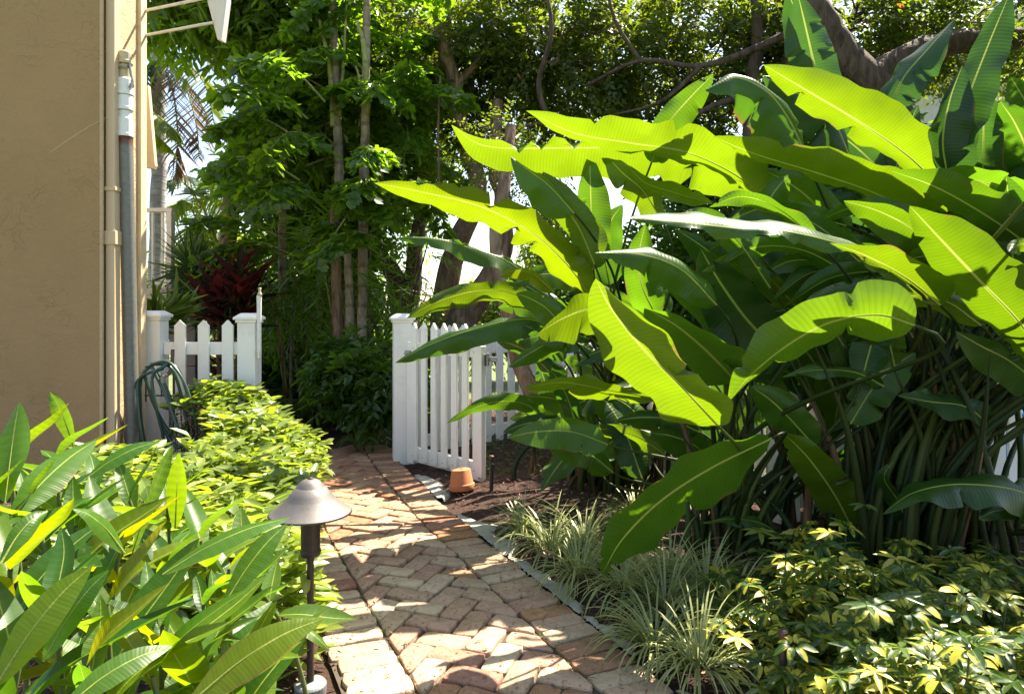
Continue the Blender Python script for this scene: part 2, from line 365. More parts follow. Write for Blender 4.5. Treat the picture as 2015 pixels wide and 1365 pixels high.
def sprays(O, D, Ls, nleaf, LL, LW, tpl='diamond', spread=55, droop=.25, leafdroop=.3, rj=.35):
    """twigs with alternate leaves: O,D (n,3)"""
    n = len(O); D = nz(D)
    s = (np.arange(nleaf)+.6)/nleaf
    side = np.where(np.arange(nleaf) % 2 == 0, 1., -1.)
    up = np.array((0, 0, 1.))
    lat = nz(np.cross(D, up)+1e-4); roll = rng.uniform(-.7, .7, (n, 1)); v2 = np.cross(lat, D); lat = lat*np.cos(roll)+v2*np.sin(roll)
    Lb = np.broadcast_to(Ls, n)
    P = O[:, None]+D[:, None]*(s[None]*Lb[:, None])[..., None]
    P[..., 2] -= droop*(s[None]**2)*Lb[:, None]
    a = R(spread)
    d = D[:, None]*math.cos(a)+lat[:, None]*(side*math.sin(a))[None, :, None]+rng.normal(0, .25, (n, nleaf, 3))
    d[..., 2] -= leafdroop
    nr = np.cross(lat, D)[:, None]*np.sign(np.cross(lat, D)[:, 2])[:, None, None]+rng.normal(0, rj, (n, nleaf, 3))
    P = P.reshape(-1, 3); d = d.reshape(-1, 3); nr = nr.reshape(-1, 3)
    sz = rng.uniform(.65, 1.2, len(P)); r = np.clip(np.repeat(rng.random(n), nleaf)*.6+rng.random(n*nleaf)*.4, 0, 1)
    return scatter(P, d, nr, LL*sz, LW*sz, tpl, r)
def blob_sprays(blobs, per, spr_len, nleaf, LL, LW, tpl='diamond', clump=7, **kw):
    """blobs: (cx,cy,cz,rx,ry,rz,weight) ; leaf twigs grouped into clumps"""
    Os, Ds = [], []
    for (cx, cy, cz, rx, ry, rz, wt) in blobs:
        nc = max(1, int(per*wt/clump))
        u = nz(rng.normal(size=(nc, 3)))*(rng.random((nc, 1))**.45)
        c = u*(rx, ry, rz)+(cx, cy, cz)
        k = np.repeat(c, clump, 0)+rng.normal(0, .16, (nc*clump, 3))*min(rx, ry, rz, 1)**.5
        dd = nz(np.repeat(u, clump, 0))*.6+rng.normal(0, .6, k.shape); dd[:, 2] += .05
        Os.append(k); Ds.append(dd)
    O = np.vstack(Os); D = np.vstack(Ds)
    return sprays(O, D, spr_len*rng.uniform(.6, 1.3, len(O)), nleaf, LL, LW, tpl, **kw)

# ------------------------------------------------------------------ ground
def grid_sheet(x0, x1, y0, y1, nx, ny, zf):
    X, Y = np.meshgrid(np.linspace(x0, x1, nx), np.linspace(y0, y1, ny)); Z = zf(X, Y)
    V = np.stack([X, Y, Z], -1).reshape(-1, 3)
    i = (np.arange(ny-1)[:, None]*nx+np.arange(nx-1)[None]).ravel()
    return V, np.stack([i, i+1, i+nx+1, i+nx], -1)
V, Fc = grid_sheet(-150, 150, -100, 200, 3, 3, lambda X, Y: X*0-.075)
tag(link('ground', mesh('ground', V, Fc, M['lawn'])), kind='structure')
# brick path in its own coordinates u (across), v (along)
CPTS = np.array([(.80, .45), (.57, 1.0), (.335, 1.5), (-.01, 2.25), (-.31, 2.9), (-.585, 3.5), (-.81, 4.0), (-1.09, 4.7), (-1.32, 5.3), (-1.52, 5.85), (-1.68, 6.4)])
CL = catmull(CPTS, 400); CS = np.concatenate([[0], np.cumsum(np.linalg.norm(np.diff(CL, axis=0), axis=1))])
CT = nz(np.gradient(CL, axis=0)); CN = np.stack([CT[:, 1], -CT[:, 0]], 1)
def pm(u, v):
    c = [np.interp(v, CS, CL[:, k]) for k in (0, 1)]; n = [np.interp(v, CS, CN[:, k]) for k in (0, 1)]
    return np.stack([c[0]+u*n[0], c[1]+u*n[1]], -1)
def path_u(x, y):
    d = np.stack([x, y], -1)[..., None, :]-CL; i = np.argmin((d**2).sum(-1), -1)
    return (np.take_along_axis(d, i[..., None, None], -2)[..., 0, :]*CN[i]).sum(-1)
def gz(X, Y):
    u = np.abs(path_u(X, Y)); b = np.clip((u-.53)/.25, 0, 1)
    return -.035+b*.05+.012*np.sin(X*5.1+1)*np.sin(Y*4.3)*b-.03*np.clip((Y-5)/3, 0, 1)*0
V, Fc = grid_sheet(-4.2, 5.5, -.5, 9.5, 150, 150, gz)
tag(link('mulch_bed', mesh('mulch_bed', V, Fc, M['mulch'], smooth=True)), kind='structure')

path = empty('brick_path', (0, 0, 0), kind='structure')
vv = np.linspace(0.1, CS[-1]-.05, 120)
A = pm(-.50, vv); B = pm(.50, vv); n = len(vv)
V = np.vstack([np.c_[A, np.full(n, -.016)], np.c_[B, np.full(n, -.016)]]); i = np.arange(n-1)
link('joint_sand', mesh('joint_sand', V, np.stack([i, i+n, i+n+1, i+1], -1), M['soil']), path)
def clip(poly, a, b, c):     # keep a*x+b*y<=c
    out = []
    for k in range(len(poly)):
        p, q = poly[k], poly[(k+1) % len(poly)]; dp = a*p[0]+b*p[1]-c; dq = a*q[0]+b*q[1]-c
        if dp <= 0: out.append(p)
        if dp*dq < 0: s = dp/(dp-dq); out.append((p[0]+s*(q[0]-p[0]), p[1]+s*(q[1]-p[1])))
    return out
def area(p): return abs(sum(p[i][0]*p[(i+1) % len(p)][1]-p[(i+1) % len(p)][0]*p[i][1] for i in range(len(p))))/2
def inset(poly, d):
    n = len(poly); s = 1 if sum(poly[i][0]*poly[(i+1) % n][1]-poly[(i+1) % n][0]*poly[i][1] for i in range(n)) > 0 else -1
    q = list(poly)
    for k in range(n):
        p0, p1 = poly[k], poly[(k+1) % n]; ex, ey = p1[0]-p0[0], p1[1]-p0[1]; L = math.hypot(ex, ey)
        if L < 1e-6: continue
        nx, ny = s*ey/L, -s*ex/L
        q = clip(q, nx, ny, nx*p0[0]+ny*p0[1]-d)
        if len(q) < 3: return []
    return q
BR = []
W_ = .1045; UI = .272; UO = .497
c45 = math.cos(R(45))
for i in range(-60, 120):
    for j in range(-60, 120):
        s = (i-j) % 4
        if s == 0: rc = [(i, j), (i+2, j), (i+2, j+1), (i, j+1)]
        elif s == 2: rc = [(i, j-1), (i+1, j-1), (i+1, j+1), (i, j+1)]
        else: continue
        P = [((x-y)*c45*W_+.03, (x+y)*c45*W_) for x, y in rc]
        mv = sum(p[1] for p in P)/4; mu = sum(p[0] for p in P)/4
        if mv < .9 or mv > CS[-1]-.2 or abs(mu) > .5: continue
        a0, d0 = rng.normal(0, .026), rng.normal(0, .0028, 2)
        P = [(mu+(x-mu)*math.cos(a0)-(y-mv)*math.sin(a0)+d0[0], mv+(x-mu)*math.sin(a0)+(y-mv)*math.cos(a0)+d0[1]) for x, y in P]
        P = clip(clip(P, 1, 0, UI-.001), -1, 0, UI-.001)
        if len(P) > 2 and area(P) > .0012: BR.append(inset(P, rng.uniform(.0018, .0045)))
for sgn in (-1, 1):
    v = .9
    while v < CS[-1]-.2:
        wv = rng.uniform(.092, .108); a0 = rng.normal(0, .015); L = rng.uniform(-.012, .012)
        P = [(sgn*(UI+.0015), v), (sgn*(UO+L), v+a0*.2), (sgn*(UO+L), v+wv+a0*.2), (sgn*(UI+.0015), v+wv)]
        BR.append(inset(P, .002)); v += wv+rng.uniform(.005, .010)
nb = 0
for P in BR:
    if len(P) < 3: continue
    P = [p for k, p in enumerate(P) if math.hypot(p[0]-P[k-1][0], p[1]-P[k-1][1]) > .004]
    if len(P) < 3: continue
    ring = []
    for k in range(len(P)):
        p, q = np.array(P[k]), np.array(P[(k+1) % len(P)]); L = np.linalg.norm(q-p); m_ = max(1, int(L/.032))
        dr = (q-p)/L; nn = np.array((dr[1], -dr[0]))
        for z in range(m_):
            pt = p+(q-p)*(z/m_)
            if z: pt = pt+nn*rng.normal(0, .0016)
            else: pt = pt+(q-p)/L*.003+ (np.mean(P, 0)-pt)*.04
            ring.append(pt)
    ring = np.array(ring); c = ring.mean(0)
    Wd = pm(ring[:, 0], ring[:, 1]); wc = pm(c[0], c[1]); n = len(ring)
    h = rng.normal(0, .004); tl = rng.normal(0, .026, 2)
    def zz(q): return h+(q-wc)@tl
    e = nz(Wd-wc)
    r1 = np.c_[Wd, np.full(n, -.05)]; r2 = np.c_[Wd, zz(Wd)-.007+rng.normal(0, .0012, n)]
    w3 = Wd-e*.0022; r3 = np.c_[w3, zz(w3)-.0018+rng.normal(0, .0006, n)]; w4 = Wd-e*.0065; r4 = np.c_[w4, zz(w4)+rng.normal(0, .0005, n)]
    V = np.vstack([r1, r2, r3, r4, [[*wc, h]]])-np.array([*wc, 0])
    fs = [(a*n+k, a*n+(k+1) % n, (a+1)*n+(k+1) % n, (a+1)*n+k) for a in range(3) for k in range(n)]
    fs += [(3*n+k, 3*n+(k+1) % n, 4*n) for k in range(n)]
    me = bpy.data.meshes.new('brick'); me.from_pydata(V.tolist(), [], fs); me.materials.append(M['brick']); me.polygons.foreach_set('use_smooth', np.ones(len(fs), bool)); me.update()
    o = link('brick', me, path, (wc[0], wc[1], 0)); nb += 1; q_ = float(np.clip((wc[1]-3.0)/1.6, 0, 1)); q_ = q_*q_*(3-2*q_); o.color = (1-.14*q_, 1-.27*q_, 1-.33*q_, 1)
print('bricks', nb)
# loose sand and leaf crumbs along the joints are part of the bed litter below
# mortar haunch on the right side of the path
for (v0, v1, w0) in ((1.25, 1.75, .07), (2.0, 2.35, .05), (2.38, 3.1, .085), (3.12, 3.9, .11), (4.3, 5.0, .09)):
    n = 60; v = np.linspace(v0, v1, n); ww = interp(rng.uniform(.45, 1.5, 9), n)*rng.uniform(.93, 1.07, n); wd = 1.7*w0*np.sin(np.linspace(.05, math.pi-.05, n))**.5*ww
    A = pm(.503+rng.normal(0, .004, n), v); B = pm(.503+wd, v)
    Vt = np.vstack([np.c_[A, rng.normal(-.006, .001, n)], np.c_[(A*.45+B*.55), rng.normal(-.003, .0025, n)], np.c_[B, rng.normal(-.034, .003, n)], np.c_[B, np.full(n, -.06)], np.c_[A, np.full(n, -.06)]])
    i = np.arange(n-1); Fq = np.vstack([np.stack([i+a*n, i+(a+1)*n, i+(a+1)*n+1, i+a*n+1], -1) for a in range(4)])
    link('mortar_edge', mesh('mortar_edge', Vt, Fq, M['concrete'], smooth=False), path)
# stepping stone just past the gate
# mulch chips
n = 42000
Y = rng.uniform(0, 1, n)**1.5*7.5+1.2; X = rng.uniform(-1, 1, n)*(Y*.8+.3)
u = path_u(X, Y); k = (np.abs(u) > .55) & (X > -4.1) & (X < 5.4); X, Y, u = X[k], Y[k], u[k]; n = len(X)
a = rng.uniform(0, 2*math.pi, n)
d = np.stack([np.cos(a), np.sin(a), rng.normal(0, .25, n)], -1); nr = rng.normal(0, .4, (n, 3)); nr[:, 2] += 1
pos = np.stack([X, Y, gz(X, Y)+rng.uniform(.002, .022, n)], -1)
L = rng.uniform(.02, .065, n); Wd = rng.uniform(.003, .010, n)
V, Fc, r = scatter(pos, d, nr, L, Wd, 'diamond')
tag(link('mulch_chips', mesh('mulch_chips', V, Fc, M['chip'], rnd=r)), 'reddish brown shredded bark mulch covering the beds', 'mulch', kind='stuff')
n = 900; vq = rng.uniform(1, CS[-1]-.4, n); uq = rng.uniform(-.5, .5, n)
p2 = pm(uq, vq); a = rng.uniform(0, 6.28, n)
V, Fc, r = scatter(np.c_[p2, np.full(n, .008)], np.stack([np.cos(a), np.sin(a), a*0+.05], -1), np.tile((0, .1, 1.), (n, 1)), rng.uniform(.008, .035, n), rng.uniform(.004, .012, n), 'diamond')
tag(link('leaf_litter', mesh('leaf_litter', V, Fc, M['litter'], rnd=r)), 'dry leaf crumbs scattered over the brick path', 'leaf litter', kind='stuff')

# ------------------------------------------------------------------ house on the left
XC, YC, YE = -2.884, 4.8, 5.345
hs = empty('house', (-3.9, 5, 0), 'tan stucco house corner with painted downspout at the left', 'house')
def hb(name, c, s, m_, bv=0, rz=0, parent=hs):
    o = MB().box((c[0]+3.9, c[1]-5, c[2]), s, rz).build(name, m_, parent, bevel=bv); return o
hb('wall', (XC-1.6, 4.86, 2.4), (3.2-.02, .12, 5.0), M['stucco'])
hb('return_wall', (XC-.05, (YC+.12+YE)/2, 2.4), (.10, YE-YC-.12, 5.0), M['stucco_lit'])
hb('corner_bead', (XC-.004, 4.805, 2.4), (.022, .022, 5.0), M['stucco_lit'], .006)
hb('back_return', (XC-.33, YE-.052, 2.4), (.42, .10, 4.996), M['stucco_lit'])
hb('corner_board', (XC+.012, YE-.045, 2.4), (.03, .085, 5.0), M['trim'], .004)
ds = hb('downspout', (XC+.036, 4.872, 2.45), (.066, .075, 5.1), M['spout'], .008)
for z in (1.25+(610-372)/F*4.85, 1.25+(610-468)/F*4.85):
    MB().box((XC+.038+3.9, 4.872-5, z), (.084, .094, .03 if z > 2 else .10)).build('bracket', M['spout'], ds, bevel=.005)
MB().box((XC+.06+3.9, 4.85-5, .03), (.11, .12, .09)).build('outlet', M['spout'], ds, bevel=.01)
# shutter stays and board at the top
sh = empty('window_shutter', at(286, 60, 5.36), 'weathered white shutter board held out on two metal rods above the fence', 'shutter')
def loc(o, p): return np.asarray(p)-np.array(o.location)
for (a_, b_) in (((283, 22), (418, -6)), ((285, 70), (424, 44))):
    P = np.array([at(*a_, 5.34), at(*b_, 5.0)]); P = P-np.array(sh.location)
    tube_obj('rod', catmull(P, 6), .011, M['white_g'], sh)
P = [at(405, -60, 5.05), at(446, -60, 4.9), at(446, 2, 4.9), at(436, 80, 4.9), at(428, 78, 5.0), at(407, -2, 5.05)]
P = [p-np.array(sh.location) for p in P]; Q = [p+np.array((.01, .05, .0)) for p in P]
k = len(P); MB().add(P+Q, [tuple(range(k)), tuple(range(2*k-1, k-1, -1))]+[(i, i+k, (i+1) % k+k, (i+1) % k) for i in range(k)]).build('board', M['white_g'], sh)
fl = MB()
P = [at(286, 168, 5.42), at(291, 168, 5.42), at(305, 326, 5.42), at(303, 332, 5.42), at(286, 330, 5.42)]; Q = [p+np.array((0, .04, 0)) for p in P]; k = 5
fl.add([p for p in P+Q], [tuple(range(k)), tuple(range(2*k-1, k-1, -1))]+[(i, i+k, (i+1) % k+k, (i+1) % k) for i in range(k)])
tag(fl.build('awning_side', M['trim']), 'tan awning side panel sticking out past the house corner', 'awning')

# vent pipe with couplings
vp = empty('vent_pipe', at(262, 946, 5.0), 'grey galvanised standpipe with white plastic couplings on top, beside the downspout', 'pipe')
b0 = np.array(vp.location)
top = at(247, 272, 4.93); tube_obj('pipe', catmull([(0, 0, 0), (top-b0)*.5+(0, 0, 0), top-b0], 10), .050, M['galv'], vp, 20)
q = at(246, 272, 4.93)-b0
def zt(py): return H-(py-HY)/F*4.93-b0[2]
def cyl(name, y1, y0, r, m_, lip=0, x=246):
    cx = at(x, 272, 4.93)-b0; h0, h1 = zt(y0), zt(y1)
    pr = [(0, h0), (r+lip, h0), (r+lip, h0+.02), (r, h0+.025), (r, h1-.012), (r-.008, h1), (0, h1)]
    return MB().lathe((cx[0], cx[1], 0), pr, 20).build(name, m_, vp, smooth=False, bevel=.002)
cyl('coupling', 232, 270, .056, M['pvc'], .003); cyl('coupling', 188, 218, .055, M['pvc'], .003)
cyl('union', 218, 233, .047, M['pvc']); cyl('coupling', 155, 188, .056, M['pvc'], .004)
cyl('adapter', 127, 156, .042, M['pvc_y']); cyl('cap', 102, 127, .050, M['pvc_y'], .004)
cl_ = MB()
for s_ in (-1, 1):
    P = [(q[0]+s_*.048, q[1]-.03, zt(y_)) for y_ in (128, 145, 165, 175)]; P[1] = (q[0]+s_*.062, q[1]-.04, P[1][2]); P[2] = (q[0]+s_*.068, q[1]-.03, P[2][2])
    cl_.tube(catmull(P, 8), .008, 6); cl_.lathe((q[0]+s_*.066, q[1]-.03, zt(172)), [(0, -.015), (.016, -.015), (.016, .015), (0, .015)], 8)
cl_.tube([(q[0]-.075, q[1]-.04, zt(138)), (q[0]+.05, q[1]-.05, zt(136))], .009, 6)
cl_.build('clamp', M['steel'], vp)
tag(tube_obj('spider_thread', catmull([at(237, 218, 4.86), at(165, 255, 4.76), at(99, 300, 4.70)], 8), .0012, M['web'], n=4), 'single shining spider thread strung from the pipe to the wall', 'spider thread')

# ------------------------------------------------------------------ fences and gate
def post(parent, p, w_, h, cap=True, off=np.zeros(3), rz=0):
    x, y = p[0]-off[0], p[1]-off[1]
    o = MB().box((x, y, h/2-.03), (w_, w_, h+.0), rz).build('post', M['white'], parent, bevel=.004)
    if cap:
        c = MB(); z = h-.03
        c.box((x, y, z+.012), (w_+.022, w_+.022, .024), rz).box((x, y, z+.034), (w_+.05, w_+.05, .020), rz).box((x, y, z+.060), (w_+.046, w_+.046, .032), rz, top=.55)
        c.build('cap', M['white'], o, bevel=.003)
    return o
def picket(parent, p, rz, z0, z1, w_=.075, th=.022, off=np.zeros(3)):
    x, y = p[0]-off[0], p[1]-off[1]; hw = w_/2; c, s = math.cos(rz), math.sin(rz)
    pr = [(-hw, z0), (hw, z0), (hw, z1-.055), (hw+.004, z1-.05), (0, z1), (-hw-.004, z1-.05), (-hw, z1-.055)]; k = len(pr)
    V = [(x+a_*c-d_*s, y+a_*s+d_*c, z) for d_ in (-th/2, th/2) for a_, z in pr]
    return MB().add(V, [tuple(range(k)), tuple(range(2*k-1, k-1, -1))]+[(i, i+k, (i+1) % k+k, (i+1) % k) for i in range(k)]).build('picket', M['white'], parent, bevel=.003)
def rail(parent, a_, b_, z, h=.09, th=.04, off=np.zeros(3), name='rail'):
    a_, b_ = np.array(a_[:2])-off[:2], np.array(b_[:2])-off[:2]; d = b_-a_; L = np.hypot(*d); m_ = (a_+b_)/2
    return MB().box((m_[0], m_[1], z), (L, th, h), math.atan2(d[1], d[0])).build(name, M['white'], parent, bevel=.004)
# left fence
YF = 5.45
lf = empty('picket_fence', (-2.3, YF, 0), 'short white picket fence panel between two capped posts beside the house', 'fence'); of = np.array(lf.location)
xl, xr = (305-CX)/F*YF, (491-CX)/F*YF
post(lf, (xl, YF), .148, 1.20, off=of); post(lf, (xr, YF), .142, 1.18, off=of)
rail(lf, (xl+.078, YF), (xr-.075, YF), 1.25-(685-HY)/F*YF, .10, .045, of); rail(lf, (xl+.078, YF), (xr-.075, YF), .16, .10, .045, of)
for px in (359, 405, 452): picket(lf, ((px-CX)/F*YF, YF-.036), 0, .06, 1.25-(629-HY)/F*YF, .088, off=of)
# thermometer-like white tube fixed to the right post
gt = empty('pipe_vent_tube', at(511, 705, 5.36), 'thin white plastic tube with cream nozzle strapped to the fence post left of the path', 'tube'); o_ = np.array(gt.location)
Pz = [at(510, y_, 5.36)-o_ for y_ in (705, 660, 600, 582)]; tube_obj('tube', catmull(Pz, 10), [.017, .017, .018, .020], M['pvc'], gt, 12)
c_ = at(511, 582, 5.36)-o_
MB().lathe(c_, [(0, 0), (.020, 0), (.017, .018), (.010, .028), (.009, .045), (.013, .062), (0, .064)], 12).build('nozzle', M['pvc_y'], gt, smooth=True)
MB().box((at(509, 698, 5.36)-o_)+(0, .0, 0), (.035, .03, .06)).build('bracket', M['pvc_y'], gt, bevel=.003)
# right fence: from the gate post back to the corner post, then towards the camera along the big leaves
P0, P1, P2, P3 = np.array((-.92, 5.72)), np.array((.19, 6.75)), np.array((1.60, 4.02)), np.array((2.82, 4.05))
rf = empty('picket_fence', (*P0, 0), 'white picket fence running back behind the open gate to a tall corner post', 'fence'); of = np.array(rf.location)
post(rf, P0, .15, 1.175, off=of, rz=.25); post(rf, P1, .15, 1.13, off=of, rz=.6)
d = nz(P1-P0); an = math.atan2(d[1], d[0]); n_ = np.array((d[1], -d[0]))
rail(rf, P0+d*.09, P1-d*.09, 1.25-(685-HY)/F*6.3, .10, .045, of); rail(rf, P0+d*.09, P1-d*.09, .13, .10, .045, of)
L = np.hypot(*(P1-P0))
for k in range(9): picket(rf, P0+d*(.175+k*(L-.33)/8.0)+n_*.036, an, .03, 1.12, .08, off=of)
sf = empty('picket_fence', (*P1, 0), 'white picket fence in the shade behind the heliconia canes', 'fence'); of = np.array(sf.location)
d = nz(P3-P1); an = math.atan2(d[1], d[0])
for a_, b_ in ((P1, P2), (P2, P3), (P3, np.array((4.1, 4.1)))):
    dd = nz(b_-a_); L = np.hypot(*(b_-a_)); an = math.atan2(dd[1], dd[0]); nn = np.array((dd[1], -dd[0]))*-1
    for z in (.80, .14): rail(sf, a_+dd*.085, b_-dd*.085, z, .10, .045, of)
    post(sf, b_, .13, 1.05, off=of, rz=an)
    k = int((L-.15)/.155)
    for i in range(k): picket(sf, a_+dd*(.15+(i+.3)*(L-.25)/k)-nn*-.036, an, .04, .97, .078, off=of)
# gate
G0, G1 = np.array((-.845, 5.60)), np.array((-.205, 4.945))
ga = empty('garden_gate', (*G1, 0), 'open white picket gate swung toward the camera beside the brick path', 'gate'); of = np.array(ga.location)
d = nz(G1-G0); an = math.atan2(d[1], d[0]); L = np.hypot(*(G1-G0)); nn = np.array((d[1], -d[0]))
for s_, h_, ww in ((.045, .985, .09), (L-.05, .985, .10)):
    p = G0+d*s_-of[:2]; MB().box((p[0], p[1], .025+h_/2-.02), (ww, .045, h_), an).build('stile', M['white'], ga, bevel=.004)
rail(ga, G0+d*.092, G1-d*.102, .945, .085, .042, of); rail(ga, G0+d*.092, G1-d*.102, .085, .115, .042, of)
for i in range(6): picket(ga, G0+d*(.135+.03+i*(L-.33)/5.)+nn*(-.0), an, .03 if False else .142, .903, .066, .030, off=of) if False else None
for i in range(6):
    s_ = .125+i*(L-.29)/5.
    picket(ga, G0+d*s_-nn*-.034, an, .05, 1.15, .062, off=of)
picket(ga, G0+d*(L-.05)+nn*.034, an, .90, 1.15, .062, off=of) if False else None
picket(ga, G0+d*(L-.05)-nn*.034, an, .80, 1.15, .062, off=of)
hg = MB(); p = G1+d*.012-of[:2]
hg.box((p[0]+.01, p[1], .89), (.012, .05, .085), an).box((p[0]+.05, p[1]+.01, .895), (.075, .03, .035), an+.5).lathe((p[0]+.02, p[1]-.015, .85), [(0, 0), (.009, 0), (.009, .09), (0, .09)], 8)
hg.build('hinge', M['steel'], ga, bevel=.002)
lt = MB(); p = G0+d*.045+n_*.0-of[:2]
lt.box((p[0]-.03, p[1]-.035, .90), (.07, .014, .045), an).tube([(p[0]-.06, p[1]-.05, .90), (p[0]+.0, p[1]-.05, .90)], .006, 8)
lt.build('latch', M['steel'], ga, bevel=.001)
for k in range(7):
    s_ = (.125+k*(L-.29)/5.) if k < 6 else L-.05
    for z in (.945, .085):
        q = G0+d*s_+nn*-.0-of[:2]; sc_ = MB().lathe((0, 0, 0), [(0, 0), (.005, 0), (.004, .003), (0, .003)], 8).build('screw', M['steel'], ga); sc_.location = (q[0]-nn[0]*-.052, q[1]-nn[1]*-.052, z); sc_.rotation_euler = (R(90), 0, an)

# terracotta pot, upside down
pt = MB().lathe((0, 0, 0), [(.060, .0), (.088, .0), (.088, .040), (.081, .043), (.066, .138), (.020, .142), (.018, .132)], 32)
po = pt.build('terracotta_pot', M['terra'], bevel=.003); po.location = (-.345, 4.72, .012); po.rotation_euler = (R(-3), R(-4), 0)
for p_ in po.data.polygons: p_.use_smooth = True
tag(po, 'small upside down terracotta flower pot at the foot of the gate', 'flower pot')

# path lamp
lp = empty('path_lamp', at(611, 1352, 2.25), 'path lamp with grey metal hat shade on a thin brown stem', 'lamp')
lp.location[2] = .0; lx, ly = 0, 0
MB().lathe((0, 0, 0), [(0, -.02), (.050, -.02), (.052, .018), (.046, .026), (.018, .030), (0, .030)], 28).build('base', M['lamp_b'], lp, bevel=.002)
MB().lathe((0, 0, 0), [(.0115, .02), (.0115, .45)], 14).build('stem', M['lamp_d'], lp, smooth=True)
MB().lathe((0, 0, 0), [(0, .440), (.030, .442), (.034, .452), (.034, .460), (.031, .464), (.031, .57), (0, .57)], 22).build('socket', M['lamp_d'], lp, bevel=.001)
pr = [(.000, .694), (.019, .693), (.031, .685), (.042, .669), (.058, .650), (.084, .630), (.107, .613), (.124, .598), (.134, .584), (.1345, .5815), (.132, .581), (.110, .597), (.088, .617), (.066, .645), (.048, .668), (.0, .684)]
pr = [tuple(q) for q in catmull([(0, .694), (.012, .694), (.028, .688), (.044, .671), (.062, .647), (.088, .620), (.114, .598), (.134, .584)], 30)] + pr[-8:]
sh_ = MB().lathe((0, 0, 0), pr, 56).build('lamp_shade', M['lamp'], lp, smooth=True)
MB().lathe((0, 0, .692), [(0, 0), (.009, 0), (.009, .005), (.006, .008), (0, .008)], 10).build('screw', M['lamp_d'], sh_)

# irrigation risers
def riser(px, y1, y0, Yd, r, m_, label, capc):
    b_ = at(px, y0, Yd); h = (y0-y1)/F*Yd
    o = empty('sprinkler_riser', b_, label, 'sprinkler', 'sprinkler risers')
    MB().lathe((0, 0, 0), [(0, -.04), (r, -.04), (r, h*.70), (r*1.25, h*.71), (r*1.25, h*.80), (r*.95, h*.82), (r*.95, h-.02), (0, h-.02)], 14).build('riser', m_, o)
    MB().lathe((0, 0, 0), [(0, h-.02), (r*1.3, h-.02), (r*1.35, h), (r*.9, h+.006), (0, h+.006)], 14).build('cap', capc, o)
riser(616, 767, 850, 6.9, .011, M['green_pl'], 'thin green sprinkler riser in the shade behind the gate opening', M['lamp'])
riser(967, 897, 972, 4.66, .014, M['green_pl'], 'dark green sprinkler riser standing right of the terracotta pot', M['bronze'])
riser(1541, 1242, 1420, 2.08, .011, M['black_pl'], 'black sprinkler riser among the variegated leaves by the bottom edge', M['bronze'])
riser(1386, 985, 1040, 3.9, .009, M['white_g'], 'short pale sprinkler riser in the mulch under the big leaves', M['white_g'])

# hose on its hanger
hh = empty('hose_hanger', at(325, 790, 5.1), 'bronze hose hanger holding the green hose by the house corner', 'hose hanger'); o_ = np.array(hh.location)
hm = MB()
for pts, r_ in (([(340, 688, 5.2), (338, 720, 5.15), (332, 735, 5.1), (318, 742, 4.95)], .014), ([(285, 778, 5.15), (344, 778, 5.15)], .006), ([(287, 720, 5.15), (287, 790, 5.15)], .006), ([(342, 735, 5.15), (342, 800, 5.15)], .009), ([(300, 735, 5.15), (302, 780, 5.15)], .005), ([(318, 735, 5.15), (318, 780, 5.15)], .005)):
    hm.tube(catmull([at(*p)-o_ for p in pts], 8), r_, 7)
hm.build('hanger', M['bronze'], hh, smooth=True)
hb_ = MB().lathe(at(321, 748, 4.93)-o_, [(0, -.02), (.016, -.02), (.020, .03), (0, .03)], 12).build('tap', M['steel'], hh)
ho = empty('garden_hose', at(325, 880, 5.0), 'coiled dark green garden hose hanging in loops from its hanger', 'hose'); o_ = np.array(ho.location)
loops = [([(320, 725), (275, 745), (272, 800), (282, 868), (300, 905), (322, 870), (308, 800), (300, 740), (330, 716)], 0),
         ([(298, 716), (330, 712), (358, 745), (378, 800), (388, 850), (372, 872), (350, 842), (332, 790), (300, 722)], 1),
         ([(290, 722), (318, 714), (342, 732), (360, 790), (368, 850), (352, 880), (325, 850), (305, 800), (285, 740)], 0),
         ([(300, 718), (280, 740), (277, 810), (285, 870), (306, 900), (330, 868), (342, 810), (322, 750), (300, 724)], 1),
         ([(305, 716), (345, 722), (368, 770), (380, 830), (384, 864)], 0),
         ([(286, 735), (300, 790), (330, 845), (352, 862), (372, 845)], 1),
         ([(276, 740), (270, 800), (272, 860), (300, 905), (318, 930)], 0)]
for k, (pts, cm) in enumerate(loops):
    P = [at(x+rng.uniform(-1, 1), y, 5.02+.03*(k-3)+.02*math.sin(i*1.7+k)) - o_ for i, (x, y) in enumerate(pts)]
    tube_obj('hose_loop', catmull(P, 60), .0115, M['hose2' if cm else 'hose'], ho, 10)
nzl = MB().tube([at(318, 898, 4.9)-o_, at(338, 906, 4.85)-o_], [.018, .024], 12)
nzl.build('nozzle', M['steel'], ho)

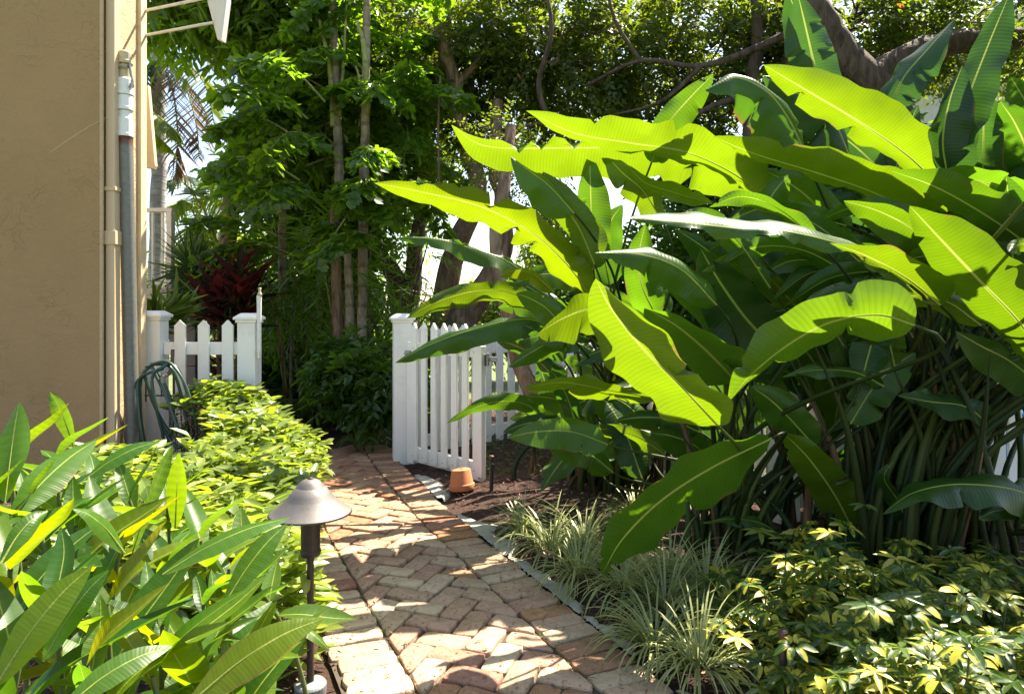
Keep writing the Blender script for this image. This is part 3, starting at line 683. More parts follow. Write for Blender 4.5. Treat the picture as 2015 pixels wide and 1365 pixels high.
# ------------------------------------------------------------------ big leaf builder
def wprof(t, peak=.42, tipk=1.9, base=.16):
    w_ = np.clip(t/base, 0, 1)**.55
    q = np.clip((t-peak)/(1-peak), 0, 1); w_ = w_*(1-q**tipk)**.85
    return w_
def blade(P, wu, wd, phi, nl=44, nw=4, curl=0, droop=.25, wave=.02, notches=0, peak=.42, tipk=1.9, base=.16, tw=0, up=None, mid_r=.0045):
    """P: base to tip control points; wu / wd half widths (m) of the upper / lower half; phi: roll, + shows the top side"""
    C = catmull(P, nl); T = nz(np.gradient(C, axis=0)); camp = np.array((0, 0, H))
    n0 = (nz(camp-C) if up is None else np.tile(np.asarray(up, float), (nl, 1)))
    n0 = nz(n0-(n0*T).sum(1, keepdims=True)*T); s = np.cross(T, n0)
    if up is None:
        sg = np.sign(s[:, 2].mean()) or 1
        ph = R(phi)+np.linspace(-tw, tw, nl)
        nr = nz(n0*np.cos(ph)[:, None]+s*sg*np.sin(ph)[:, None])
    else: nr = n0
    lat = np.cross(T, nr)
    if lat[:, 2].mean() < 0: lat = -lat
    t = np.linspace(0, 1, nl); w_ = wprof(t, peak, tipk, base)
    L = np.concatenate([[0], np.cumsum(np.linalg.norm(np.diff(C, axis=0), axis=1))])
    us = np.linspace(-1, 1, 2*nw+1)
    scale = np.ones((nl, 2))
    for _ in range(notches):
        k = rng.integers(int(nl*.15), int(nl*.92)); sd_ = rng.integers(0, 2); scale[k, sd_] = rng.uniform(.15, .75)
        if rng.random() < .5 and k+2 < nl: scale[k+1, sd_] = rng.uniform(.85, 1.02)
    ph1, ph2 = rng.uniform(0, 6.3, 2)
    V = np.zeros((nl, 2*nw+1, 3)); UV = np.zeros((nl, 2*nw+1, 2))
    for j, u_ in enumerate(us):
        wd_ = (wu if u_ > 0 else wd); sc_ = scale[:, 1 if u_ > 0 else 0]
        a_ = abs(u_); off = u_*wd_*w_*np.where(a_ > .3, sc_, 1)
        wv = wave*a_*a_*w_*(np.sin(L*16+ph1+(u_ > 0)*2)*.6+np.sin(L*37+ph2+u_)*.3)
        V[:, j] = C+lat*off[:, None]+nr*(wv-curl*wd_*w_*a_*a_)[:, None]
        V[:, j, 2] -= droop*wd_*w_*a_**(2 if droop > 0 else 1.25)
        UV[:, j, 0] = .5+u_/2; UV[:, j, 1] = L
    V = V.reshape(-1, 3); UV = UV.reshape(-1, 2); m_ = 2*nw+1
    i = (np.arange(nl-1)[:, None]*m_+np.arange(m_-1)[None]).ravel(); Fc = np.stack([i, i+1, i+m_+1, i+m_], -1)
    if mid_r:
        tv, tf, tu = tube(C[:int(nl*.55)], [mid_r*1.2, mid_r*.7, mid_r*.12], 5); Fc = np.vstack([Fc, tf+len(V)]); V = np.vstack([V, tv]); UV = np.vstack([UV, tu])
    return V, Fc, UV, C, T
def plant(name, base, label, cat, group=None): return empty(name, base, label, cat, group)

# ------------------------------------------------------------------ heliconias: hand placed leaves, tip -> base in picture points
clA = plant('heliconia', (.72, 4.9, 0), 'heliconia clump behind the gate with torn yellow leaf reaching left', 'heliconia')
clB = plant('heliconia', (1.16, 3.5, 0), 'heliconia in the middle with broad arching leaves hanging over the striped grass', 'heliconia')
clC = plant('heliconia', (1.95, 3.45, 0), 'tall dense heliconia clump at the right with long sunlit arching leaves', 'heliconia')
clD = plant('bird_of_paradise', (3.0, 4.9, 0), 'dark blue green upright leaves at the upper right behind the heliconias', 'bird of paradise')
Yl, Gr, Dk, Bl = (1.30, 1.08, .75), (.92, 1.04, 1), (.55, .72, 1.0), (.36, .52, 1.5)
LV_ = lambda p: p+26 if p > 7 else p
LV = [ # clump, Ytip, Ybase, pts tip->base, wUp, wDown, phi, tint, notches
 ('C',4.05,4.2,[(888,246),(960,288),(1130,291),(1280,291),(1400,322),(1490,378)],36,46,-42,Yl,3),
 ('C',3.8,4.0,[(1035,218),(1130,262),(1240,282),(1350,300),(1440,340),(1500,385)],46,22,-28,Yl,3),
 ('A',3.9,4.4,[(736,360),(840,380),(950,408),(1050,460),(1115,520),(1165,585)],30,46,-46,(1.7,1.25,.6),6),
 ('C',2.6,2.9,[(1236,430),(1330,436),(1440,448),(1560,458),(1680,492),(1790,560)],66,10,24,Gr,2),
 ('C',3.7,3.95,[(1503,128),(1590,180),(1690,240),(1790,310),(1870,390)],52,46,-34,Yl,1),
 ('C',3.5,3.7,[(1400,268),(1490,305),(1620,345),(1730,385),(1850,450),(1930,520)],54,14,-34,(1.35,1.15,.6),4),
 ('C',3.3,3.5,[(1750,335),(1840,368),(1930,418),(2020,480),(2100,550)],52,28,-22,(.9,.95,.8),1),
 ('C',2.7,3.0,[(1790,405),(1850,470),(1930,555),(2010,640),(2070,740)],66,58,-28,(1.05,1,.7),1),
 ('C',2.75,2.95,[(1632,478),(1700,502),(1780,545),(1850,600)],56,12,-34,Yl,1),
 ('B',2.5,2.7,[(1172,548),(1205,610),(1270,690),(1345,765),(1412,836)],60,62,-34,Yl,0),
 ('B',2.65,2.85,[(1058,657),(1110,625),(1170,608),(1230,640)],30,44,-22,(1.35,1.1,.8),1),
 ('B',3.3,3.5,[(1268,606),(1330,640),(1390,690),(1450,752)],56,50,16,Gr,1),
 ('B',3.45,3.6,[(1378,488),(1420,560),(1480,640),(1560,715)],62,62,4,Dk,0),
 ('B',2.75,2.5,[(1433,790),(1480,735),(1560,672),(1640,632),(1730,620),(1800,640)],42,58,30,(1.2,1.15,1.0),3),
 ('B',2.78,2.85,[(1184,1130),(1225,1060),(1300,985),(1400,920),(1518,862)],46,52,32,Gr,3),
 ('A',3.5,3.8,[(1032,762),(1110,752),(1200,768),(1300,785)],13,30,-22,(1.6,1.25,.8),1),
 ('A',4.4,4.6,[(777,714),(850,676),(940,645),(1040,628),(1110,660)],16,24,8,Dk,1),
 ('A',4.2,4.6,[(800,626),(860,594),(940,572),(1010,578),(1080,620)],20,24,-26,Yl,1),
 ('A',4.4,4.7,[(778,468),(860,470),(940,492),(1000,515),(1060,560)],8,20,14,Gr,4),
 ('A',4.3,4.6,[(880,832),(940,800),(1000,789),(1050,804),(1090,850)],20,15,-20,Gr,0),
 ('A',3.9,4.3,[(1145,922),(1200,872),(1250,836),(1300,815)],26,34,14,Gr,1),
 ('A',4.1,4.4,[(1064,968),(1095,920),(1130,880),(1165,862)],24,30,12,Gr,1),
 ('B',3.6,3.6,[(1640,848),(1652,780),(1672,700),(1690,630)],60,56,-12,(1.1,1,.7),0),
 ('B',3.1,3.3,[(1540,850),(1590,900),(1640,970),(1680,1045)],44,38,-16,(1.15,1,.7),0),
 ('C',3.0,3.2,[(1765,778),(1830,790),(1900,800),(1950,840)],24,24,26,Dk,0),
 ('C',2.7,2.9,[(1735,1012),(1800,968),(1900,952),(2020,972),(2080,1040)],34,30,20,Dk,1),
 ('B',3.1,3.3,[(1545,1098),(1610,1080),(1690,1068),(1740,1110)],32,26,14,Dk,0),
 ('C',3.5,3.6,[(1990,-20),(1940,100),(1895,220),(1865,330)],34,44,10,Bl,0),
 ('C',3.5,3.6,[(1893,130),(1868,200),(1855,280),(1868,360)],34,40,10,Bl,0),
 ('D',4.4,4.6,[(1878,38),(1830,92),(1780,150),(1752,210)],34,32,28,Bl,2),
 ('A',4.0,4.2,[(1404,146),(1360,190),(1310,250),(1282,320)],30,34,-8,Gr,0),
 ('C',3.8,3.9,[(1386,178),(1445,152),(1510,180),(1556,240),(1590,320)],20,46,16,Dk,0),
 ('C',4.0,4.1,[(1500,150),(1580,190),(1640,240),(1672,310)],40,36,16,Bl,0),
 ('A',4.2,4.3,[(1160,300),(1162,370),(1164,440),(1168,530)],34,34,-18,Gr,0),
 ('A',4.1,4.2,[(1068,338),(1100,390),(1140,450),(1170,520)],34,36,-22,Yl,0),
 ('A',4.0,4.1,[(1005,308),(1040,335),(1080,365),(1130,420)],18,26,20,Gr,0),
 ('A',4.2,4.2,[(1188,300),(1225,340),(1265,375),(1300,430)],26,30,-20,Yl,1),
 ('A',4.0,4.1,[(1235,325),(1270,360),(1330,380),(1400,400)],22,12,-26,Yl,0),
 ('B',3.1,3.25,[(1170,497),(1260,500),(1340,530),(1410,600)],36,28,10,Gr,1),
 ('C',3.9,4.0,[(1500,332),(1570,372),(1620,420),(1665,480)],40,44,-10,Gr,0),
 ('C',3.6,3.7,[(1472,465),(1550,500),(1620,550),(1690,640)],36,36,22,Bl,0),
 ('C',2.95,3.05,[(1720,572),(1780,580),(1860,592),(1930,640)],22,22,-10,Yl,0),
 ('B',3.2,3.3,[(1538,742),(1600,728),(1680,732),(1740,760)],10,14,8,Dk,0),
 ('C',3.0,3.1,[(1880,652),(1930,680),(1990,712),(2060,770)],26,40,4,Dk,0),
 ('B',3.2,3.3,[(1478,760),(1520,790),(1560,830),(1605,880)],42,34,-6,Gr,0),
 ('A',4.4,4.5,[(1225,402),(1200,440),(1190,500),(1200,560)],30,34,0,Dk,0),
 ('A',4.4,4.5,[(1270,440),(1258,500),(1262,560),(1290,620)],36,34,-8,Gr,0),
 ('A',4.5,4.6,[(1010,560),(1060,540),(1130,545),(1190,590)],20,24,12,Gr,1),
 ('A',4.2,4.4,[(982,545),(1010,532),(1050,540),(1090,575)],8,16,-10,(1.7,1.15,.6),1),
 ('A',4.4,4.6,[(1120,575),(1150,560),(1200,580),(1230,630)],22,26,12,Dk,0),
 ('A',4.3,4.5,[(1000,722),(1050,690),(1110,660),(1160,660)],18,24,-4,Gr,0),
 ('A',4.3,4.5,[(1085,845),(1130,800),(1190,770),(1250,760)],22,24,8,Gr,0),
 ('A',4.2,4.4,[(1130,720),(1180,690),(1240,690),(1290,730)],18,22,10,Dk,0),
 ('C',3.4,3.5,[(1980,345),(1985,400),(1990,480),(2000,560)],44,50,6,Dk,0),
 ('B',3.5,3.6,[(1290,540),(1350,570),(1400,610),(1450,690)],34,30,-2,Gr,0),
 ('C',3.2,3.3,[(1640,560),(1700,590),(1740,640),(1760,720)],30,34,-4,(.9,.9,.8),0),
 ('C',3.6,3.8,[(1560,400),(1610,450),(1660,520),(1690,600)],34,38,4,Dk,0),
 ('B',3.7,3.8,[(1330,450),(1400,500),(1440,560),(1470,660)],34,40,2,Dk,0),
 ('C',3.3,3.4,[(1660,395),(1740,420),(1820,470),(1880,560)],30,40,-16,(1,1,.7),0),
 ('C',2.8,2.9,[(1985,495),(2010,480),(2050,490),(2100,520)],14,20,-30,Yl,0),
 ('B',3.3,3.4,[(1380,1028),(1440,1020),(1500,1030),(1540,1060)],10,12,14,Gr,0),
 ('C',2.8,3.0,[(1925,1020),(1960,1005),(2030,1000),(2090,1040)],18,20,6,Dk,0),
 ('C',3.1,3.2,[(1760,905),(1740,940),(1770,990),(1790,1050)],10,18,4,Dk,0),
 ('A',4.4,4.6,[(990,850),(1040,832),(1095,832),(1135,860)],18,20,10,Dk,0),
]
CLM = {'A': (clA, (.72, 4.9), .42), 'B': (clB, (1.16, 3.5), .25), 'C': (clC, (2.0, 3.35), .45), 'D': (clD, (3.0, 4.9), .4)}
def sun_phi(P, want):
    C = catmull(P, 12); T = nz(np.gradient(C, axis=0)); n0 = nz(np.array((0, 0, H))-C); n0 = nz(n0-(n0*T).sum(1, keepdims=True)*T); q = np.cross(T, n0); sg = np.sign(q[:, 2].mean()) or 1
    c = [(float((nz(n0*math.cos(R(a))+q*sg*math.sin(R(a)))@np.array(sd)).mean())*want, a) for a in range(-54, 56, 3)]
    return max(c)[1]
SUNLIT = {(1433, 790): -1, (1184, 1130): -1, (1172, 548): -1, (1058, 657): -1, (1236, 430): 1, (1035, 218): -1, (1032, 762): -1, (1268, 606): -1}
def petiole_pts(B, d, G, n=16):
    L = np.linalg.norm(B-G); return bez([B, B+d*L*.28, G+np.array((rng.normal(0, .06), rng.normal(0, .06), .55*L)), G], n)
def add_leaf(cl, P, wu, wd, phi, tint, nt_, droop=.22, wave=.032, peak=.42, tipk=1.9, base=.16):
    root, g, sp = CLM[cl]; rl = np.array(root.location)
    V, Fc, UV, C, T = blade(P, wu, wd, phi, droop=droop, wave=wave, notches=nt_+int(rng.integers(0, 3)), peak=peak, tipk=tipk, base=base, tw=rng.uniform(-.35, .35), curl=rng.uniform(-.35, .7))
    o = link('leaf', mesh('leaf', V-rl, Fc, M['heli'], UV, smooth=True), root); o.color = (*tint, 1)
    G = np.array((g[0]+rng.normal(0, sp*.45), g[1]+rng.normal(0, sp*.35), -.03))
    pp = petiole_pts(C[0], -T[0], G)
    s = tube_obj('petiole', pp-rl, [.006, .009, .013, .018], M['heli_stem'], o, 8); q_ = rng.uniform(.55, 1.25); s.color = (q_*rng.uniform(.9, 1.25), q_, q_*.9, 1)
    return o
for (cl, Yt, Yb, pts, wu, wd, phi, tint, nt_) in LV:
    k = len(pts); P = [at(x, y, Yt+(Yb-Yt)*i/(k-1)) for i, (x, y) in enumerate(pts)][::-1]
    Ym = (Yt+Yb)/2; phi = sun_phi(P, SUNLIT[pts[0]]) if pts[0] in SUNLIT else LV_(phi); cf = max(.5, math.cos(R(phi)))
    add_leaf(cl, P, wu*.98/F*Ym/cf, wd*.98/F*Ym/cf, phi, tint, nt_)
# more leaves deeper in the clumps
def auto_leaf(cl, px, py, Yd, Lm, ang, wm, phi, tint, curve=.25):
    b_ = at(px, py, Yd); a_ = R(ang); d = np.array((math.cos(a_), rng.uniform(-.3, .3), math.sin(a_))); d = nz(d)
    P = [b_, b_+d*Lm*.35+np.array((0, 0, .02)), b_+d*Lm*.7+np.array((0, 0, -curve*.18*Lm)), b_+d*Lm+np.array((0, 0, -curve*.7*Lm))]
    add_leaf(cl, P, wm, wm, phi, tint, int(rng.integers(0, 3)))
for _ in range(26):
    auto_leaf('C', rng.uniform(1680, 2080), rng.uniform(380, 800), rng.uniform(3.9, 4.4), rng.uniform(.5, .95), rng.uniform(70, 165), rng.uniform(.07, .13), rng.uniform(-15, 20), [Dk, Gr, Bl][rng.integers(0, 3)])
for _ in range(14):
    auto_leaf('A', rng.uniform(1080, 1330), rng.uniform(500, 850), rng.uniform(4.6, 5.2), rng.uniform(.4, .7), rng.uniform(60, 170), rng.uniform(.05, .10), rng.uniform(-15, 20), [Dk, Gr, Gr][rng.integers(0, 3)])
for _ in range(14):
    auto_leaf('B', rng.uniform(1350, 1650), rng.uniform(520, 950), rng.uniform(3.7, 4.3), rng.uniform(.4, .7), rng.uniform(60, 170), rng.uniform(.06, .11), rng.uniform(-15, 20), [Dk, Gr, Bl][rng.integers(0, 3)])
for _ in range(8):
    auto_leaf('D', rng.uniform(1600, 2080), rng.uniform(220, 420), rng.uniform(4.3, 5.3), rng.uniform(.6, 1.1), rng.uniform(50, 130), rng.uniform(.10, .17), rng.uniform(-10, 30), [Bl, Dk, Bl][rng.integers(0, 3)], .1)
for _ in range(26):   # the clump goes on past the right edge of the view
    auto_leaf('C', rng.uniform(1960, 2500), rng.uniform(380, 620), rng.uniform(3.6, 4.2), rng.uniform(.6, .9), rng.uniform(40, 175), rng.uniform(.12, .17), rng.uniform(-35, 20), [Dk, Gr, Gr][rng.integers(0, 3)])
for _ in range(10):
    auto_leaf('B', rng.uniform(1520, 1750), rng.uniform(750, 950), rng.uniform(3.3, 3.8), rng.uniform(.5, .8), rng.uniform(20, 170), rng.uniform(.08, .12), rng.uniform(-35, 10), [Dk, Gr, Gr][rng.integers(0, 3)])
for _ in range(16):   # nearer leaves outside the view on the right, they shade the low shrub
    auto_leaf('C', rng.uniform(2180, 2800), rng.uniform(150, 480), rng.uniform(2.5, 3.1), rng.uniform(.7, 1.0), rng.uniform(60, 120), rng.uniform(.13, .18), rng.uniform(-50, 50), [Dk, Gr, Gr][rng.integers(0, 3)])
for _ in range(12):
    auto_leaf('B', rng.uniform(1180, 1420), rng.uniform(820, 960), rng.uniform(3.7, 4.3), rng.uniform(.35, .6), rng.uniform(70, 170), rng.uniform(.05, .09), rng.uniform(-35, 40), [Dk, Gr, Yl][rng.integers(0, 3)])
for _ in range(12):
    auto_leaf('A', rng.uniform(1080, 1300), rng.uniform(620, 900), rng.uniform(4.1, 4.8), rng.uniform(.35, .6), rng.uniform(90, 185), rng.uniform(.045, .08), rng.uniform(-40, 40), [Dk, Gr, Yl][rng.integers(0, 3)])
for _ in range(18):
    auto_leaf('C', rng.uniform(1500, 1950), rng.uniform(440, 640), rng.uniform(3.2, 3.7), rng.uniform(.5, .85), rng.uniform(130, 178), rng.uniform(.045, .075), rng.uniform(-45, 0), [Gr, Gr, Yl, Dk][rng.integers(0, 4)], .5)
# extra cane stems and dry sheaths
for cl, nst, hh_ in (('A', 16, .85), ('B', 10, .8), ('C', 34, 1.15), ('D', 14, 1.6)):
    root, g, sp = CLM[cl]; rl = np.array(root.location)
    for k in range(nst):
        G = np.array((g[0]+rng.normal(0, sp*.7), g[1]+rng.normal(0, sp*.4), -.03)); hgt = hh_*rng.uniform(.7, 1.15)
        tp = G+np.array((rng.uniform(-.38, .12)*hgt, rng.normal(0, .08), hgt)); P = catmull([G, (G+tp)/2+np.array((.05, 0, .08)), tp], 12)-rl
        o = tube_obj('cane', P, [.022, .018, .011, .002], M['heli_stem'], root, 8); o.color = (.8, .7, .6, 1)
        if rng.random() < .8:
            q = P[:int(rng.integers(5, 10))]+rng.normal(0, .002, 3)
            tube_obj('dry_sheath', q, [.024, .020, .012], M['sheath'], root, 8, .12)

# ------------------------------------------------------------------ foreground shrub with long leaves (left)
def leaf_variants(m_, L, wr, k=6, nl=14, nw=2, veinuv=True, peak=.45, base=.3, tipk=1.6, cup=.3):
    out = []
    for _ in range(k):
        cv = rng.uniform(-.30, .12); sw = rng.uniform(-.08, .08)
        P = [(0, 0, 0), (.33*L, sw*L*.4, .03*L), (.68*L, sw*L, cv*L*.35), (L, sw*L*.6, cv*L)]
        V, Fc, UV, C, T = blade(P, L*wr/2, L*wr/2, 0, nl=nl, nw=nw, droop=-cup, wave=.03*L, peak=peak, base=base, tipk=tipk, up=(0, 0, 1), mid_r=.0)
        out.append(mesh('leaf', V, Fc, m_, UV, smooth=True))
    return out
def frame(d, up):
    x = Vector(d).normalized(); z = Vector(up); z = (z-x*z.dot(x)).normalized(); y = z.cross(x)
    return Matrix((x, y, z)).transposed().to_4x4()
def put(me, name, root, p, d, up, s, tint=(1, 1, 1)):
    o = bpy.data.objects.new(name, me); COL.objects.link(o); o.parent = root
    o.matrix_basis = Matrix.Translation(Vector(p)-root.location) @ frame(d, up) @ Matrix.Diagonal((s, s, s, 1)); o.color = (*tint, 1); return o
FL = leaf_variants(M['front'], .2, .27, 8)
FLw = leaf_variants(M['front'], .2, .34, 4)
fsr = plant('broadleaf_shrub', (-.95, 1.5, 0), 'glossy broad lance leaved shrub filling the lower left corner', 'shrub')
def whorl_stem(root, top, base, nleaf, Ls, lv, m_stem, spread=1.0, upb=.7, r=.006, tints=((1, 1, 1),)):
    P = catmull([base, (np.array(base)+top)/2+rng.normal(0, .03, 3), top], 10); rl = np.array(root.location)
    tube_obj('stem', P-rl, [r*1.4, r, r*.6], m_stem, root, 6)
    ax = nz(P[-1]-P[-3]); cnt = 0
    for k in range(nleaf):
        f = k/(nleaf-1) if nleaf > 1 else 0
        pos = P[-1]-ax*f*.26*Ls/.2-np.array((0, 0, 0)); th = k*2.4+rng.uniform(-.4, .4)
        el = (1.25-1.15*f)*upb+rng.uniform(-.2, .2)
        d = np.array((math.cos(th)*math.cos(el), math.sin(th)*math.cos(el), math.sin(el)))
        upv = np.array((-math.cos(th)*math.sin(el), -math.sin(th)*math.sin(el), math.cos(el)))+rng.normal(0, .18, 3)
        s = Ls/.2*rng.uniform(.6, 1.2)*(.72+.28*min(1, f*3))
        tn = tints[rng.integers(0, len(tints))]
        put(lv[rng.integers(0, len(lv))], 'leaf', root, pos, d, upv, s, tn); cnt += 1
    return cnt
tots = 0
tint_f = ((1, 1, 1), (.75, .85, 1), (1.25, 1.12, .8), (1, 1, 1), (.6, .75, 1.1), (1.6, 1.2, .6), (.85, 1, .9), (.5, .7, 1), (1.9, 1.15, .5))
tops = [(20, 905, 1.25), (110, 905, 1.45), (185, 945, 1.55), (60, 985, 1.15), (150, 1035, 1.2), (255, 985, 1.5), (330, 1000, 1.55), (235, 1080, 1.25), (330, 1110, 1.3), (395, 1060, 1.5),
        (450, 1120, 1.5), (480, 1110, 1.75), (20, 1120, 1.0), (110, 1180, 1.0), (210, 1190, 1.05), (320, 1230, 1.1), (400, 1190, 1.3), (450, 1230, 1.4), (40, 1290, .9), (170, 1310, .92), (300, 1330, .98), (400, 1310, 1.1), (450, 1350, 1.3), (-40, 1000, 1.1)]
for (px, py, Yd) in tops:
    tp = at(px, py, Yd); bs = np.array((tp[0]+rng.normal(-.05, .08), tp[1]+rng.normal(.12, .08), 0))
    tots += whorl_stem(fsr, tp, bs, 10, .205*rng.uniform(.85, 1.2), FL+FLw, M['stem'], tints=tint_f)
# hand placed foreground leaves: base, tip (picture points) , distance, width ratio variant, roll
HL = [((372, 1385, .78), (640, 1214, .86), (.2, -.7, .8), (1.7, 1.25, .6)), ((-10, 1350, .75), (182, 1112, .82), (.3, -.8, .5), (1.6, 1.25, .6)), ((0, 1110, .85), (95, 1005, .92), (.2, -.9, .4), (1.1, 1.1, .9)),
      ((320, 1130, 1.05), (570, 1018, 1.15), (0, -.3, .95), (.9, 1, 1)), ((440, 1190, 1.1), (565, 1030, 1.2), (-.2, -.85, .5), (.9, 1, 1.1)), ((245, 1088, 1.0), (142, 1000, .95), (.1, -.5, .9), (1, 1.05, 1)),
      ((10, 990, 1.1), (38, 790, 1.2), (0, -1, .1), (1, 1, 1)), ((145, 880, 1.5), (98, 770, 1.5), (0, -1, .1), (.9, 1, 1)), ((260, 1090, 1.3), (340, 875, 1.35), (-.6, -.7, 0), (.85, 1, 1)), ((345, 1040, 1.4), (352, 890, 1.4), (0, -1, .1), (1.1, 1.05, .8)),
      ((165, 945, 1.4), (315, 868, 1.5), (0, -.4, .9), (.9, 1, 1.1)), ((20, 1020, 1.1), (190, 865, 1.3), (.2, -.6, .8), (1.2, 1.1, .8)), ((85, 1300, .9), (215, 1120, .95), (.2, -.8, .6), (.8, .95, 1.1)), ((560, 1225, 1.5), (650, 1280, 1.5), (0, -.4, 1), (1.4, 1.2, .8)),
      ((120, 1400, .8), (340, 1270, .9), (0, -.6, .8), (1, 1, 1)), ((470, 1340, 1.2), (545, 1180, 1.25), (-.3, -.8, .3), (1, 1, 1))]
for (a_, b_, upv, tn) in HL:
    A_, B_ = at(*a_), at(*b_); L = np.linalg.norm(B_-A_)
    V, Fc, UV, C, T = blade([A_, A_*.66+B_*.34+np.array((0, 0, .012)), A_*.33+B_*.67+np.array((0, 0, .012)), B_], L*.14, L*.14, 0, nl=24, nw=3, droop=.15, wave=.008, peak=.45, base=.35, tipk=1.7, up=upv, mid_r=.0016)
    o = link('leaf', mesh('leaf', V-np.array(fsr.location), Fc, M['front'], UV, smooth=True), fsr); o.color = (*tn, 1)

# ------------------------------------------------------------------ sunlit low hedges
HLv = leaf_variants(M['hedge'], .11, .42, 6, nl=8, nw=2, cup=.2)
def hedge(root, pts, nparts, Ls, matS, lv, extra, leafL, tints, dense_box):
    """pts: list of whorl tops (x,y,z)"""
    cnt = 0; rl = np.array(root.location)
    order = sorted(range(len(pts)), key=lambda i: pts[i][1]-pts[i][2])
    ps = []
    for q, i in enumerate(order):
        p = np.array(pts[i]); tilt = nz(np.array((rng.normal(0, .35), rng.normal(0, .35)-.15, 1)))
        if cnt < nparts:
            for k in range(7):
                if cnt >= nparts: break
                th = k*2.4+rng.uniform(-.4, .4); el = rng.uniform(-.1, .65)*(1-.1*k)
                d = np.array((math.cos(th)*math.cos(el), math.sin(th)*math.cos(el), math.sin(el))); upv = tilt+rng.normal(0, .2, 3)
                put(lv[rng.integers(0, len(lv))], 'leaf', root, p-np.array((0, 0, .012*k)), d, upv, Ls/.11*rng.uniform(.7, 1.15), tints[rng.integers(0, len(tints))]); cnt += 1
        else: ps.append(p)
    if ps:
        ps = np.repeat(np.array(ps), 7, 0); n = len(ps); th = rng.uniform(0, 6.28, n); el = rng.uniform(-.1, .65, n)
        d = np.stack([np.cos(th)*np.cos(el), np.sin(th)*np.cos(el), np.sin(el)], -1); nr = rng.normal(0, .3, (n, 3)); nr[:, 2] += 1; nr[:, 1] -= .1
        A1 = scatter(ps-np.c_[np.zeros((n, 2)), rng.uniform(0, .08, n)], d, nr, leafL*rng.uniform(.7, 1.15, n), leafL*.42*rng.uniform(.8, 1.1, n), 'lance')
    else: A1 = None
    n = extra; x0, x1, y0, y1, z1 = dense_box
    bx = []
    while len(bx) < n:
        x, y = rng.uniform(x0, x1), rng.uniform(y0, y1)
        if dense_ok(x, y, root): bx.append((x, y, rng.uniform(.20 if x > np.interp(y, CL[:, 1], CL[:, 0])-.58 else .05, z1-.03)))
    bx = np.array(bx); th = rng.uniform(0, 6.28, n); el = rng.uniform(-.3, .6, n)
    d = np.stack([np.cos(th)*np.cos(el), np.sin(th)*np.cos(el), np.sin(el)], -1); nr = rng.normal(0, .35, (n, 3)); nr[:, 2] += 1
    A2 = scatter(bx, d, nr, leafL*rng.uniform(.6, 1.1, n), leafL*.4, 'lance')
    V, Fc, r = join([A1, A2] if A1 is not None else [A2])
    o = link('foliage', mesh('foliage', V-rl, Fc, matS, rnd=r), root); o['kind'] = 'stuff'
    tw = []
    for k in range(60):
        p = bx[rng.integers(0, n)]; tw.append((np.array([(p[0], p[1], -.02), (p[0]+rng.normal(0, .03), p[1]+rng.normal(0, .03), p[2]*.6), p])-rl, .004))
    o = link('twigs', tubes('twigs', tw, M['bark'], 5), root); o['kind'] = 'stuff'
HB = {}
def dense_ok(x, y, root): return HB[root.name](x, y)
def lo(y): return np.interp(y, [2.3, 3, 4, 5], [-1.35, -2.2, -2.55, -2.55])
h1 = plant('low_hedge', (-1.9, 3.8, 0), 'low sunlit yellow green hedge along the left edge of the brick path', 'hedge')
def hoff(y): return float(np.interp(y, [2.3, 2.9, 3.4, 4.4, 4.8, 5], [.64, .56, .46, .24, .30, .5]))
def in1(x, y):
    if x < -.44*y and y > 3.75: return False
    c = np.interp(y, CL[:, 1], CL[:, 0]); return lo(y) < x < c-hoff(y)-.03*math.sin(y*7) and 2.25 < y < 4.95-(.25 if x > -1.5 else 0)
HB[h1.name] = in1
pts = []
while len(pts) < 520:
    x, y = rng.uniform(-2.6, -.4), rng.uniform(2.25, 5.0)
    if in1(x, y):
        c = np.interp(y, CL[:, 1], CL[:, 0]); e = min((c-hoff(y)-x)/.3, (x-lo(y))/.2, 1, (5.05-y)/.3); pts.append((x, y, .22+.27*math.sqrt(max(0, e))+rng.normal(0, .035)+(.05 if y > 4 else 0)))
tn_h = ((1, 1, 1), (1.3, 1.2, 1), (1.7, 1.5, 1.3), (.8, .9, .8))
hedge(h1, pts, 290, .11, M['hedge_s'], HLv, 6000, .105, tn_h, (-2.6, -.4, 2.25, 5.0, .45))
# front side leaves of the hedge reaching down to the path
h2 = plant('low_hedge', (-2.3, 5.1, 0), 'small rounded hedge with bare brown twigs directly before the left fence', 'hedge')
HB[h2.name] = lambda x, y: ((x+2.16)/.36)**2+((y-5.12)/.22)**2 < 1
pts = []
while len(pts) < 80:
    a_, r_ = rng.uniform(0, 6.28), rng.uniform(0, 1)**.5; x, y = -2.16+.38*r_*math.cos(a_), 5.10+.22*r_*math.sin(a_); pts.append((x, y, .70-.13*r_*r_+rng.normal(0, .02)))
hedge(h2, pts, 200, .10, M['hedge_s'], HLv, 500, .09, tn_h, (-2.6, -1.7, 4.85, 5.4, .66))
tw = [(np.array([(-2.16+rng.normal(0, .12), 5.05+rng.normal(0, .05), .1), (-2.16+rng.normal(0, .2), 5.0+rng.normal(0, .08), .42), (-2.16+rng.normal(0, .13), 4.98+rng.normal(0, .08), .56)])-np.array(h2.location), .003) for _ in range(60)]
o = link('bare_twigs', tubes('bare_twigs', tw, M['sheath'], 4), h2); o['kind'] = 'stuff'

